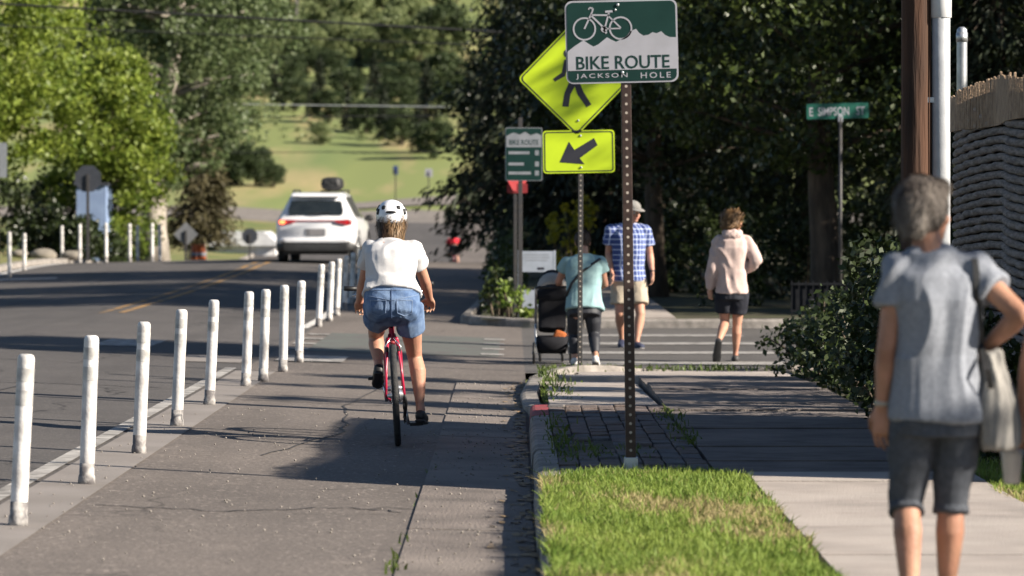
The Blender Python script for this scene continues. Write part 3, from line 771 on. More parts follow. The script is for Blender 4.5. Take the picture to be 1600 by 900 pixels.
# ---- hillside
GH = 'trees and bushes on the far hillside'
hp = [broad_tree('hillside_tree', (0, 0, -50), 8, 3.4, .6, .2, L_HILL, M_BARK, 'x', 70, 90, 1.1, .42, 81, GH),
      spruce('hillside_tree', (0, 0, -50), 10, 2.4, .6, L_SPRUCE, 'x', 82, GH, 16, 10, 34, .55, .2, .15),
      broad_tree('hillside_tree', (0, 0, -50), 6, 3.2, .3, .2, L_SAGE, M_BARK, 'x', 60, 90, 1.1, .42, 83, GH)]
rh = random.Random(5)
spots = []
def hs(px, py, kind, sc):
    """row of the tree's foot -> distance on the hill"""
    lo, hi = 262., 1100.
    for _ in range(40):
        mdl = (lo + hi) / 2; x = (px - 800) / FPX * mdl
        if HOR - (g(x, mdl) - CAM_H) * FPX / mdl > py: lo = mdl
        else: hi = mdl
    x = (px - 800) / FPX * lo; spots.append((x, lo, kind, sc))
for px, py, k, s in ((405, 150, 0, .55), (432, 160, 1, .5), (460, 172, 0, .6), (488, 182, 1, .5), (515, 192, 0, .6), (545, 203, 1, .55), (572, 208, 0, .6), (600, 216, 1, .6), (628, 226, 0, .6), (655, 238, 1, .6), (680, 246, 0, .6),
                     (420, 135, 1, .5), (455, 140, 0, .6), (500, 150, 1, .6), (540, 160, 0, .65), (585, 172, 1, .65), (625, 182, 0, .7), (665, 195, 1, .7), (480, 120, 0, .6), (560, 132, 1, .6), (640, 150, 0, .7), (600, 140, 0, .6), (520, 122, 0, .6), (700, 180, 0, 1.0), (740, 200, 1, 1.0),
                     (415, 95, 2, .6), (452, 88, 2, .7), (492, 96, 2, .6), (530, 86, 2, .8), (572, 98, 2, .7), (615, 92, 2, .8), (655, 100, 2, .8), (690, 95, 0, .9), (400, 55, 2, .7), (440, 48, 2, .6), (478, 58, 2, .8), (515, 44, 2, .9), (556, 56, 2, .8), (598, 46, 2, .9), (640, 56, 2, .9),
                     (420, 15, 2, .9), (465, 5, 2, 1.0), (512, 12, 2, 1.0), (560, 2, 2, 1.1), (605, 12, 2, 1.0), (650, 5, 0, 1.1), (700, 20, 0, 1.4), (360, 40, 2, 1.0), (310, 60, 2, 1.2),
                     (503, 224, 2, .28), (395, 195, 2, .3), (372, 300, 0, .42), (398, 306, 0, .38), (358, 290, 1, .45), (428, 302, 0, .26), (352, 215, 2, .35)): hs(px, py, k, s * (.72 if k < 2 and 100 < py < 250 else 1))
for xr in (820, 900, 990, 1080, 1180, 1280, 1390, 1500, 1590): hs(xr, 120 + rh.uniform(-30, 30), rh.choice((0, 1)), 1.7)
for xr in (-330, -250, -170, -90, -20, 50, 120, 190, 250): hs(xr, 60 + rh.uniform(-50, 110), rh.choice((0, 1, 2)), .9)
used = set(); lab = []
for n_, (x, y, k, s) in enumerate(spots):
    o = hp[k] if k not in used else copy_tree(hp[k]); used.add(k)
    o.location = (x, y, g(x, y) - .15); o.rotation_euler = (0, 0, rh.uniform(0, 6.28)); f = s * rh.uniform(.9, 1.1); o.scale = (f, f, f * rh.uniform(.9, 1.1))
    kind = ('rounded green', 'pointed dark', 'pale gray green')[k] if s > .38 else ('small round', 'small dark', 'small pale')[k]
    ppx = 800 + x * FPX / y; ppy = HOR - (g(x, y) - CAM_H) * FPX / y
    side = 'beyond the left border' if ppx < 0 else 'behind the lime tree' if ppx < 210 else 'behind the cottonwood' if ppx < 400 else 'above the car' if ppx < 480 else 'left of the helmet' if ppx < 560 else 'above the helmet' if ppx < 640 else 'beside the conifer' if ppx < 760 else 'behind the right trees'
    band = 'at the top edge' if ppy < 30 else 'on the upper slope' if ppy < 100 else 'on the middle slope' if ppy < 170 else 'on the lower slope' if ppy < 245 else 'at the hill foot'
    o['label'] = 'far %s %s %s %s' % (kind, 'bush' if s < .38 else 'tree', band, side); lab.append((o['label'], ppx, o))
for key in set(l[0] for l in lab):
    same = sorted([l for l in lab if l[0] == key], key=lambda l: l[1])
    if len(same) > 1:
        for n_, l in enumerate(same): l[2]['label'] = key + ', ' + ('leftmost', 'second from left', 'third from left', 'fourth from left', 'fifth from left', 'sixth from left', 'seventh from left')[n_]

# low brush between the hillside trees
q = np.random.default_rng(17); n = 2600
by = q.uniform(300, 640, n); bx_ = q.uniform(-48, 8, n) * by / 400; keep = np.array([mnoise.noise((a * .09, b * .03, 2)) for a, b in zip(bx_, by)]) > -.08
C = np.stack([bx_, by, G(bx_, by) + .05], 1)[keep]
P = clump_points(C, .42, 22, 18, .6); V, Q = leaves(P, .26, 19, .7)
tag(put('hillside_brush', npmesh('hillside_brush', V, Q), L_SAGE), 'low pale brush dotted over the far grassy hillside', 'brush', kind='stuff')
# ================================================================ STREET FURNITURE AND SIGNS
M_POST = nmat('post_white_plastic', (.70, .68, .66), .55, (.50, .48, .46), 8, 8, .15, 40, lo=.4, hi=.75, col3=(.30, .28, .27), scale3=5.5)
M_BAND = nmat('post_reflective_band', (.52, .51, .49), .45, (.30, .29, .28), 14, 6, .1, 80)
M_SCUFF = nmat('post_scuffed_foot', (.42, .40, .38), .8, (.12, .11, .11), 14, 8, .2, 60, lo=.35, hi=.6)
for q_ in (M_POST, M_BAND, M_SCUFF): per_object(q_)
M_GALV = nmat('galvanised_steel', (.50, .51, .53), .45, (.36, .37, .39), 14, 6, .05, 60, metal=.75)
M_GREYP = nmat('grey_conduit', (.42, .43, .45), .55, (.34, .35, .37), 8, 6, .08, 60)
M_BROWNP = nmat('brown_steel_post', (.055, .034, .028), .5, (.035, .022, .02), 20, 5, .1, 60, metal=.3)
M_DARKP = nmat('dark_steel_post', (.035, .035, .038), .55, (.05, .045, .042), 20, 5, .1, 60)
M_BLACK = nmat('black_plastic', (.012, .012, .013), .5, (.02, .02, .021), 20, 4)
M_HOLE = nmat('hole_daylight_painted', (.42, .36, .31), .6, (.30, .26, .22), 30)  # pale discs: daylight through the holes is put into the colour
M_SGREEN = nmat('sign_green', (.005, .026, .023), .7, (.007, .032, .028), 5, 4, spec=.15)  # green darkened so the shade on the sign is in the colour
M_SGREEN2 = nmat('street_sign_green', (.005, .07, .05), .45, (.008, .085, .06), 5, 4)
M_SWHITE = nmat('sign_white', (.32, .32, .36), .7, (.28, .28, .31), 6, 4, spec=.15)  # white dimmed to bluish grey, putting the sign's shade into the colour
M_SLIME = nmat('sign_fluorescent', (.50, .65, .018), .45, (.45, .59, .018), 4, 4)
M_SBLACK = nmat('sign_black', (.02, .02, .03), .5, (.028, .028, .036), 6, 4)
M_SBACK = nmat('sign_back_aluminium', (.30, .31, .33), .5, (.24, .25, .27), 6, 5, metal=.4)
M_SRED = nmat('sign_red', (.26, .025, .03), .5, (.20, .025, .028), 6, 4)
M_POLEW = nmat('pole_wood', (.075, .035, .020), .92, (.025, .014, .010), 10, 8, 1.0, 26, stretch=(1, 1, .08), col3=(.14, .065, .032), scale3=2.2)

def post_parts(t, h=.9, r=.043):
    pr = [(-.01, r * 1.45), (.02, r * 1.42), (.035, r * 1.1), (.12, r)]
    prof_ = [(0.0, r * 1.16), (.03, r * 1.14), (.05, r * 1.1), (.055, r * 1.01), (.12, r + .0008)]
    MB().tube([(0, 0, z) for z, _ in prof_], [q for _, q in prof_], 16).build('base', M_SCUFF, t, True)
    z = [.10, .11, h * .96, h * .965, h * .98, h * .992, h]
    MB().tube([(0, 0, q) for q in z], [r, r, r, r, r * .96, r * .86, r * .6], 16).build('tube', M_POST, t, True)
    for z0, z1 in ((h * .70, h * .79), (h * .84, h * .92)):
        MB().tube([(0, 0, z0), (0, 0, z1)], [r + .0012, r + .0012], 16, False).build('reflective_band', M_BAND, t, True)
proto_post = thing('delineator_post', 'x', 'post'); post_parts(proto_post, .84, .042)
first = [True]
def post(px, py, label, group, h=None, tilt=.04, pos=None):
    p = gp(px, py) if pos is None else Vector((pos[0], pos[1], g(*pos[:2])))
    o = proto_post if first[0] else copy_tree(proto_post); first[0] = False
    o.location = p; o.rotation_euler = (random.uniform(-.02, .02), tilt + random.uniform(-.008, .014), 0)
    if h: o.scale = (1, 1, h / .84)
    o['label'] = label; o['group'] = group
    return o
ordn = ['nearest', 'second nearest', 'third nearest', 'fourth nearest', 'fifth nearest', 'sixth nearest', 'seventh nearest', 'eighth nearest', 'ninth nearest']
for i, (px, py) in enumerate(((28, 822), (135, 757), (217, 709), (276, 666), (327, 633), (384, 604), (411, 596), (442, 581), (467, 566))):
    o = post(px, py, '%s white delineator post along the bike lane line' % ordn[i], 'posts along the bike lane before the crossing')
    if i == 7: o.rotation_euler.y = .02
for i, y in enumerate((51.4, 54.0, 56.6, 59.4, 62.4, 65.5)):
    post(0, 0, '%s white post in the row beyond the crossing left of the rider' % ('first', 'second', 'third', 'fourth', 'fifth', 'sixth')[i], 'posts along the bike lane beyond the crossing', pos=(-2.58 + random.uniform(-.03, .03), y))
for i, (px, d) in enumerate(((15, 80), (97, 99), (125, 97), (166, 95), (203, 98), (215, 101), (238, 98), (250, 101))):
    x = (px - 800) / FPX * d
    o = post(0, 0, '%s white post counted from the left on the far left side of the road' % ('first', 'second', 'third', 'fourth', 'fifth', 'sixth', 'seventh', 'eighth')[i], 'posts on the far left side of the road', pos=(x, d), tilt=-.01, h=.98)
post(0, 0, 'dark shaded post beside the leftmost far white post', 'posts on the far left side of the road', pos=((38 - 800) / FPX * 86, 86), tilt=0).name = 'delineator_post'

def text_mesh(body, width, height, bold=.0, spacing=1.0):
    cu = bpy.data.curves.new('lettering', 'FONT'); cu.body = body; cu.size = 1; cu.offset = bold; cu.space_character = spacing; cu.extrude = .01; cu.resolution_u = 3
    o = bpy.data.objects.new('lettering', cu); COL.objects.link(o)
    bpy.context.view_layer.update()
    me = bpy.data.meshes.new_from_object(o.evaluated_get(bpy.context.evaluated_depsgraph_get()))
    bpy.data.objects.remove(o); bpy.data.curves.remove(cu)
    co = np.empty(len(me.vertices) * 3); me.vertices.foreach_get('co', co); co = co.reshape(-1, 3)
    mn, mx = co.min(0), co.max(0)
    x = (co[:, 0] - (mn[0] + mx[0]) / 2) / (mx[0] - mn[0]) * width; z = (co[:, 1] - (mn[1] + mx[1]) / 2) / (mx[1] - mn[1]) * height
    y = -(co[:, 2] - mn[2]) / max(1e-6, mx[2] - mn[2]) * .0012
    me.vertices.foreach_set('co', np.stack([x, y, z], 1).astype(np.float32).ravel()); me.update()
    return me
def lettering(body, w, h, c, mat, parent, bold=.0, spacing=1.0):
    o = put('lettering', text_mesh(body, w, h, bold, spacing), mat, parent); o.location = c; return o
def rrect(w, h, r, n=5):
    pts = []
    for cx, cz, a0 in ((w / 2 - r, h / 2 - r, 0), (-w / 2 + r, h / 2 - r, 90), (-w / 2 + r, -h / 2 + r, 180), (w / 2 - r, -h / 2 + r, 270)):
        for k in range(n + 1): a = R(a0 + 90 * k / n); pts.append((cx + r * math.cos(a), cz + r * math.sin(a)))
    return pts
def bar2(a, b, w):
    a = Vector(a); b = Vector(b); d = (b - a).normalized() * .0; n = Vector((-(b - a).y, (b - a).x)).normalized() * w / 2
    return [tuple(a + n), tuple(a - n), tuple(b - n), tuple(b + n)]
def flat(parent, name, outline, mat, y=-.006, th=.002, off=(0, 0)):
    return MB().prism([(x + off[0], z + off[1]) for x, z in outline], y, y + th).build(name, mat, parent)
def perf_post(t, h, w=.05, mat=None, holes=True, z0=0.0, parent=None):
    p = MB().box((0, 0, z0 + h / 2), (w, w, h), bev=.004).build('post', mat or M_BROWNP, t)
    if holes:
        a = MB(); n = int(h / .0508)
        for k in range(n):
            z = z0 + .05 + k * .0508
            ring = [(.0085 * math.cos(q), .0085 * math.sin(q)) for q in np.linspace(0, 2 * math.pi, 9)[:-1]]
            a.prism([(x, z + zz) for x, zz in ring], -w / 2 - .0006, -w / 2 + .004)
        a.build('hole_row', M_HOLE, p)['kind'] = 'stuff'
    return p
def bolt(parent, x, z, y=-.012, r=.009):
    b = MB().ell((x, y, z), (r, r * .6, r), 10, 6).build('bolt', M_GALV, parent, True); return b

# ---- bike route sign
D1 = 22.0; s1 = FPX / D1
bx = (986 - 800) / s1
t = thing('bike_route_sign', 'green and white bike route sign on brown perforated post at the grass edge', 'sign', (bx, D1, KT - .03), (0, R(-.75), 0))
zc = CAM_H + (333 - 65) / s1 - (KT - .03)
perf_post(t, zc + .28, .058)
MB().box((0, 0, .05), (.078, .078, .12), bev=.004).build('post_sleeve', M_GALV, t)
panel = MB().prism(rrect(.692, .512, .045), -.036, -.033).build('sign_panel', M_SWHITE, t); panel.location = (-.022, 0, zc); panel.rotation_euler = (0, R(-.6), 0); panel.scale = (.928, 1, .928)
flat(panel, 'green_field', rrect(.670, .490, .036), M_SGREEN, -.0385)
# mountain silhouette, white
mt = [(-.335, -.105), (-.335, -.045), (-.29, -.012), (-.235, .022), (-.205, .0), (-.175, -.018), (-.145, -.005), (-.09, .037), (-.06, .02), (-.035, .008), (-.005, .022), (.03, .04), (.055, .072), (.09, .085), (.108, .06), (.135, .042), (.165, .047), (.19, .062), (.215, .055), (.245, .067), (.268, .043), (.295, .03), (.335, .028), (.335, -.105)]
mt = [(x, z - .01) for x, z in mt]
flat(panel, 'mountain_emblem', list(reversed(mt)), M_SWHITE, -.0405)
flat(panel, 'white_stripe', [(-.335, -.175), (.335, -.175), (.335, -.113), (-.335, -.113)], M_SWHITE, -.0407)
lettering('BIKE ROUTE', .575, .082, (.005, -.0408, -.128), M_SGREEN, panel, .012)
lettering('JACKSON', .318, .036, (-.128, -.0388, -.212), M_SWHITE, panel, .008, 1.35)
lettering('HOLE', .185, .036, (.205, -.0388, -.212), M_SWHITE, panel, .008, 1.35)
bk = MB()
def ring2(c, r, w, n=30):
    for k in range(n):
        a0, a1 = 2 * math.pi * k / n, 2 * math.pi * (k + 1) / n
        bk.prism([(c[0] + rr * math.cos(a), c[1] + rr * math.sin(a)) for rr, a in ((r - w, a0), (r, a0), (r, a1), (r - w, a1))], -.0405, -.0387)
ring2((-.228, .082), .072, .010); ring2((-.005, .082), .072, .010)
for a, b, w in (((-.228, .082), (-.178, .185), .010), ((-.186, .167), (-.075, .163), .010), ((-.186, .165), (-.105, .083), .011), ((-.075, .178), (-.105, .075), .010), ((-.08, .16), (-.003, .083), .009), ((-.107, .08), (-.005, .08), .008),
                ((-.178, .185), (-.172, .208), .010), ((-.174, .208), (-.195, .212), .010), ((-.098, .185), (-.052, .187), .013), ((-.112, .075), (-.092, .052), .012), ((-.195, .212), (-.200, .2), .008)):
    bk.prism(bar2(a, b, w), -.0405, -.0387)
for c in ((-.107, .078),):
    bk.prism([(c[0] + .02 * math.cos(q), c[1] + .02 * math.sin(q)) for q in np.linspace(0, 6.283, 13)[:-1]], -.0405, -.0387)
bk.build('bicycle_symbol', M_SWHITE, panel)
bolt(panel, -.02, .226, -.042, .010); bolt(panel, .0, -.192, -.042, .010); bolt(panel, -.035, .195, -.04, .008)

# ---- pedestrian crossing sign and arrow plaque on one post
D2 = 38.7; s2 = FPX / D2
t = thing('crossing_sign', 'fluorescent yellow pedestrian crossing diamond with arrow plaque at the corner', 'sign', ((906 - 800) / s2, D2, g(.6, D2) + .0), (0, R(.25), 0))
zd = CAM_H + (333 - 122) / s2; zp = CAM_H + (333 - 237) / s2
perf_post(t, zd + .55, .05, M_DARKP, True)
def diamond(hd, r=.05):
    return [(x * math.cos(R(45)) - z * math.sin(R(45)), x * math.sin(R(45)) + z * math.cos(R(45))) for x, z in rrect(hd * math.sqrt(2), hd * math.sqrt(2), r)]
dp = MB().prism(diamond(.585), -.034, -.031).build('diamond_panel', M_SLIME, t); dp.location = (-.055, 0, zd); dp.rotation_euler = (0, R(-1.0), 0)
fr = MB(); o1 = diamond(.565, .045); o2 = diamond(.548, .042)
for k in range(len(o1)):
    k2 = (k + 1) % len(o1); fr.prism([o1[k], o1[k2], o2[k2], o2[k]], -.0362, -.0338)
fr.build('border', M_SBLACK, dp)
# walking figure
wf = MB()
wf.prism([(-.075 + .044 * math.cos(q), .248 + .044 * math.sin(q)) for q in np.linspace(0, 6.283, 17)[:-1]], -.0362, -.0338)
wf.prism([(-.115, .185), (-.03, .195), (.03, .14), (.028, -.04), (-.05, -.05), (-.055, .03)], -.0362, -.0338)
wf.prism([(-.112, .186), (-.07, .17), (-.105, .02), (-.21, -.035), (-.228, -.005), (-.14, .055)], -.03625, -.0339)
wf.prism([(.0, .175), (.03, .145), (.115, .03), (.09, .0), (-.005, .09)], -.0363, -.0340)
wf.prism([(-.06, -.03), (.02, -.03), (-.055, -.165), (-.075, -.29), (-.138, -.285), (-.115, -.15)], -.03635, -.0341)
wf.prism([(-.03, -.02), (.03, -.02), (.075, -.14), (.155, -.27), (.105, -.298), (.015, -.165)], -.0364, -.0342)
wf.build('walking_figure', M_SBLACK, dp)
ap = MB().prism(rrect(.722, .432, .035), -.034, -.031).build('arrow_plaque', M_SLIME, t); ap.location = (-.02, 0, zp); ap.rotation_euler = (0, R(-1.2), 0)
fr = MB(); o1 = rrect(.694, .404, .028); o2 = rrect(.674, .384, .024)
for k in range(len(o1)):
    k2 = (k + 1) % len(o1); fr.prism([o1[k], o1[k2], o2[k2], o2[k]], -.0362, -.0338)
fr.build('border', M_SBLACK, ap)
flat(ap, 'arrow', [(-.195, -.105), (.055, -.128), (.008, -.066), (.19, .062), (.155, .135), (-.045, .018), (-.098, .102)], M_SBLACK, -.0362)
for p_, c_ in ((dp, (.02, -.43)), (dp, (.0, .43)), (ap, (.02, .16)), (ap, (.02, -.16))): bolt(p_, c_[0], c_[1], -.038, .012)

# ---- green destination sign and the red sign behind it, far corner; tree shade is put into their dim colours
D3 = 55.0; s3 = FPX / D3
t = thing('destination_sign', 'green bike route list sign on dark post left of the arrow plaque', 'sign', ((813 - 800) / s3, D3, g(.1, D3) + .1))
zs = CAM_H + (333 - 241) / s3
perf_post(t, zs + .42, .06, M_DARKP, False)
pn = MB().prism(rrect(.53, .76, .03), -.04, -.036).build('sign_panel', M_SBACK, t); pn.location = (.05, 0, zs - g(.1, D3) - .1)
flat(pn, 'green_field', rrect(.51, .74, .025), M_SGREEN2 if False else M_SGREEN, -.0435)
flat(pn, 'header', [(-.25, .10), (.25, .10), (.25, .27), (.18, .30), (.1, .27), (.02, .32), (-.06, .28), (-.15, .31), (-.25, .26)], M_SBACK, -.0455)
lettering('BIKE ROUTE', .42, .075, (0, -.0456, .17), M_SGREEN, pn, .01)
for z, w in ((.02, .30), (-.14, .22), (-.27, .32)):
    flat(pn, 'list_line', [(-.22, z - .02), (-.22 + w, z - .02), (-.22 + w, z + .02), (-.22, z + .02)], M_SBACK, -.0455)
    flat(pn, 'list_symbol', [(.16, z - .035), (.215, z - .035), (.215, z + .035), (.16, z + .035)], M_SBACK, -.0455)
t = thing('stop_sign', 'red sign half hidden behind the green list sign', 'sign', ((803 - 800) / s3 + .02, D3 + 1.4, g(.05, D3) + .1))
perf_post(t, 2.45, .05, M_DARKP, False)
oc = [(.30 * math.cos(R(22.5 + 45 * k)), .30 * math.sin(R(22.5 + 45 * k))) for k in range(8)]
q = MB().prism(oc, -.034, -.031).build('sign_panel', M_SRED, t); q.location = (0, 0, 2.1); q.rotation_euler = (0, 0, R(58))
MB().prism(rrect(.3, .14, .02), -.034, -.031).build('lower_plate', M_SRED, t).location = (.03, -.002, 1.86)

# ---- street name sign
D4 = 55.6; s4 = FPX / D4
t = thing('street_name_sign', 'green street name blade reading E SIMPSON ST on a thin pole', 'sign', ((1313 - 800) / s4, D4, g(4.7, D4) + .1))
zs = CAM_H + (333 - 174) / s4 - .1
MB().tube([(0, 0, -.1), (0, 0, zs - .1)], .028, 10).build('pole', M_DARKP, t, True)
MB().box((0, 0, zs - .11), (.07, .05, .10), bev=.006).build('bracket', M_GALV, t)
pn = MB().prism(rrect(.905, .225, .02), -.004, .004).build('name_blade', M_SGREEN2, t); pn.location = (-.04, 0, zs); pn.rotation_euler = (0, R(-1.6), R(4))
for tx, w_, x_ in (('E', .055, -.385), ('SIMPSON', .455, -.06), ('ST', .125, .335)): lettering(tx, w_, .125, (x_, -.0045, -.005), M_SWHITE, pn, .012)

# ---- white notice board at the far corner
D5 = 54.6; s5 = FPX / D5
M_BOARD = nmat('board_white', (.30, .33, .39), .7, (.26, .29, .34), 8, 5, spec=.2)
t = thing('notice_board', 'white two panel notice board on white posts behind the stroller', 'sign board', ((839 - 800) / s5, D5 + .6, g(.3, D5) + .1))
for x in (-.255, .255): MB().box((x, 0, .47), (.035, .035, .98), bev=.004).build('post', M_BOARD, t)
up = MB().box((0, -.005, .80), (.475, .02, .30), bev=.004).build('upper_panel', M_BOARD, t)
for k, (z, w) in enumerate(((.90, .36), (.86, .38), (.82, .32))): MB().box((-.0, -.0165, z), (w, .002, .012)).build('text_line', M_SBACK, up)
MB().box((.06, -.0165, .70), (.10, .002, .035), bev=.0005).build('logo', M_SBLACK, up)
MB().box((0, -.005, .26), (.475, .02, .26), bev=.004).build('lower_panel', M_BOARD, t)

# ---- signs on the left and far away
def back_sign(name, px, py, d, shape, size, mat, label, toponly=False, pole=.035, cat='sign', yaw=0):
    x, y, z = at(px, py, d); zb = g(x, y) + .08
    o = thing(name, label, cat, (x, y, zb), (0, 0, yaw))
    MB().box((0, .03, (z - zb + size * .3) / 2), (pole * 2, pole, z - zb + size * .3), bev=.004).build('pole', M_DARKP, o)
    if shape == 'oct': ol = [(size * math.cos(R(22.5 + 45 * k)), size * math.sin(R(22.5 + 45 * k))) for k in range(8)]
    elif shape == 'dia': ol = [(size, 0), (0, size), (-size, 0), (0, -size)]
    else: ol = rrect(*shape, .03)
    q_ = MB().prism(ol, -.004, .004).build('sign_panel', mat, o); q_.location = (0, .06, z - zb)
    return o
M_SBACKD = nmat('sign_back_weathered', (.04, .044, .056), .6, (.03, .034, .043), 6, 5)
back_sign('octagonal_sign', 137, 279, 92, 'oct', .34, M_SBACKD, 'dark back of an octagonal sign before the blue white wall')
back_sign('rectangular_sign', -4, 250, 88, (.42, .8), .3, M_SBACK, 'gray sign back cut by the left edge of the picture')
back_sign('diamond_sign', 290, 366, 112, 'dia', .36, nmat('sign_back_dull', (.17, .175, .185), .6, (.13, .135, .145), 6), 'pale diamond sign back below the brown juniper')
back_sign('octagonal_sign', 390, 369, 150, 'oct', .33, M_SBACKD, 'gray round looking sign back left of the white car')
back_sign('small_sign', 618, 266, 240, (.32, .55), .3, nmat('sign_blue', (.03, .06, .16), .5, (.03, .05, .14), 6), 'small blue sign on a thin pole above the rider helmet')
back_sign('small_sign', 670, 270, 240, (.45, .5), .3, M_SWHITE, 'small white sign on a thin pole on the far grass')

# ---- utility pole with conduit
px_ = 1431; D6 = 28.9; s6 = FPX / D6
t = thing('utility_pole', 'dark brown wooden utility pole at the sidewalk edge on the right', 'pole', ((px_ - 800) / s6, D6, .05))
a = MB(); rings = []
for k in range(31):
    z = -.2 + 9.4 * k / 30; r = .117 - .003 * z
    rings.append([Vector((r * (1 + .025 * mnoise.noise((math.cos(q) * 3, math.sin(q) * 3, z * .25))) * math.cos(q), r * (1 + .025 * mnoise.noise((math.cos(q) * 3 + 5, math.sin(q) * 3, z * .25))) * math.sin(q), z)) for q in np.linspace(0, 6.283, 29)[:-1]])
a.loft(rings).build('pole_shaft', M_POLEW, t, True)
for k in range(3): MB().box((.0, 0, 7.4 + .55 * k), (1.9, .1, .12), bev=.01).build('crossarm', M_POLEW, t) if k < 2 else None
# raised splinter ridges on the lit side
for k in range(9):
    q = R(-35 + 9 * k); z0 = random.uniform(.3, 2.0); z1 = z0 + random.uniform(1.2, 2.5)
    MB().tube([(.114 * math.cos(q), .114 * math.sin(q), z) for z in np.linspace(z0, z1, 5)], [.003, .009, .007, .009, .002], 5).build('splinter', M_POLEW, t)
cd = MB().tube([(.186, -.03, -.1), (.186, -.03, 4.5)], .07, 18).build('conduit', M_GREYP, t, True)
zc2 = CAM_H + (333 - 12) / s6 - .05
MB().tube([(.186, -.03, zc2 - .08), (.186, -.03, zc2 - .075), (.186, -.03, zc2 + .5)], [.074, .08, .08], 18).build('coupling', nmat('pvc_white', (.66, .66, .67), .4, (.6, .6, .62), 8), cd, True)
for z in (.7, 2.4, 3.9): MB().box((.11, -.065, z), (.2, .012, .04)).build('conduit_strap', M_GALV, cd)
# metal pipe behind the fence
D7 = 30.5
x, y, z = at(1503, 42, D7)
t = thing('vent_pipe', 'pale metal pipe standing up behind the woven fence', 'pipe', (x, y, .08))
MB().tube([(0, 0, -.1), (0, 0, z - .13), (0, 0, z - .1), (0, 0, z - .08)], [.042, .042, .04, .02], 14).build('pipe', M_GALV, t, True)
MB().tube([(0, 0, z - .2), (0, 0, z - .125)], .046, 14).build('pipe_cap', M_GALV, t, True)

# ---- woven fence
M_WOV = nmat('woven_reed', (.33, .285, .26), .9, (.16, .135, .125), 9, 7, .8, 50, stretch=(6, .8, 6))
M_REED = nmat('reed_top', (.36, .255, .17), .9, (.22, .15, .10), 14, 6, .6, 50)
fence = thing('woven_fence', 'gray woven reed fence with ragged tan top edge by the right border', 'fence', (3.2, 25.0, .085))
FY0, FY1, FH = -4.1, 2.72, 2.40
rf = random.Random(3)
def fx(v): return .05 * math.sin(v * .9 + .6) + .03 * math.sin(v * 2.3)
def fz(v): return .045 * math.sin(v * 1.35 + .3) - .03 * abs(math.sin(v * .62 + .5))
NC = 38
for k in range(NC):
    z = .05 + (FH - .22) * k / (NC - 1); pts = []; rd_ = []
    ph = (k % 2) * math.pi
    for v in np.linspace(FY0, FY1, 90):
        pts.append((fx(v) - .012 * math.sin(v * 2 * math.pi / .42 + ph), v, z + fz(v) * (.4 + .6 * z / FH) + .007 * mnoise.noise((v * 4, k * 3.1, 0))))
        rd_.append(.0265 * (1 + .12 * mnoise.noise((v * 3, k * 1.7, 4))))
    MB().tube(pts, rd_, 7, True).build('woven_course', M_WOV, fence, True)
v = FY0; tops = MB(); n_ = 0
ver = []
while v < FY1:
    w = rf.uniform(.035, .06); h = FH + fz(v) + rf.uniform(-.012, .02) + (.03 if rf.random() < .08 else 0)
    a = MB().box((fx(v) - .03, v + w / 2, (h + FH - .3) / 2), (.014, w - .006, h - FH + .3), Matrix.Rotation(rf.uniform(-.03, .03), 3, 'X'), .003)
    ver.append(a); v += w + rf.uniform(0, .012)
ver.sort(key=lambda q: 0)
near = [a for a in ver if a.v[0][1] > -9]; rest = [a for a in ver if a.v[0][1] <= -9]
for a in near[:290]: a.build('top_reed', M_REED, fence)
for v in np.arange(FY0, FY1 + .1, 2.17):
    MB().tube([(fx(v) + .06, v, -.2), (fx(v) + .06, v, FH - .1)], .04, 8).build('fence_stake', M_POLEW, fence, True)
bk_ = MB(); vv_ = np.linspace(FY0, FY1, 60)  # added dark sheet that puts shade into the gaps between courses
bk_.add([(fx(v) + .03, v, 0) for v in vv_] + [(fx(v) + .03, v, FH - .05 + fz(v)) for v in vv_], [(i, i + 1, 61 + i, 60 + i) for i in range(59)])
bk_.build('gap_shade_sheet', nmat('gap_shade_dark', (.03, .026, .024), .95, (.02, .018, .017), 20), fence)

# ---- board fence, low iron fence and black post beyond the side street
M_BRD = nmat('weathered_boards', (.06, .053, .05), .9, (.025, .022, .021), 8, 8, .8, 30, stretch=(3, 3, .3))
M_IRON = nmat('black_iron', (.010, .011, .014), .85, (.016, .017, .02), 12, 5, spec=.1)
t = thing('iron_fence', 'low dark metal fence panel between the trunk and the hedge', 'fence', (4.35, 52.6 + 1.6, .1))
for z in (.12, .5): MB().box((0, 0, z), (.84, .025, .03)).build('rail', M_IRON, t)
for k in range(9): MB().box((-.4 + k * .1, 0, .29), (.016, .016, .52)).build('bar', M_IRON, t)
MB().box((0, .03, .3), (.82, .006, .36)).build('mesh_panel', M_IRON, t)
x, y, z = gp(1213, 537)
t = thing('bollard', 'short black post at the corner above the low shrub', 'bollard', (3.06, 44.6 - 5.2, .02))
MB().tube([(0, 0, -.05), (0, 0, .68), (0, 0, .70)], [.048, .048, .035], 14).build('shaft', M_IRON, t, True)
MB().tube([(0, 0, -.02), (0, 0, .02)], [.09, .07], 14).build('base_flange', M_IRON, t)
# stone block by the corner ramp
lg = MB().box((0, 0, 0), (.42, .2, .09), bev=.03)
o = lg.build('stone_block', M_CONC); o.location = (2.85, 36.9, .12); o.rotation_euler = (0, 0, .1); tag(o, 'pale stone edging block at the foot of the corner shrub', 'stone')
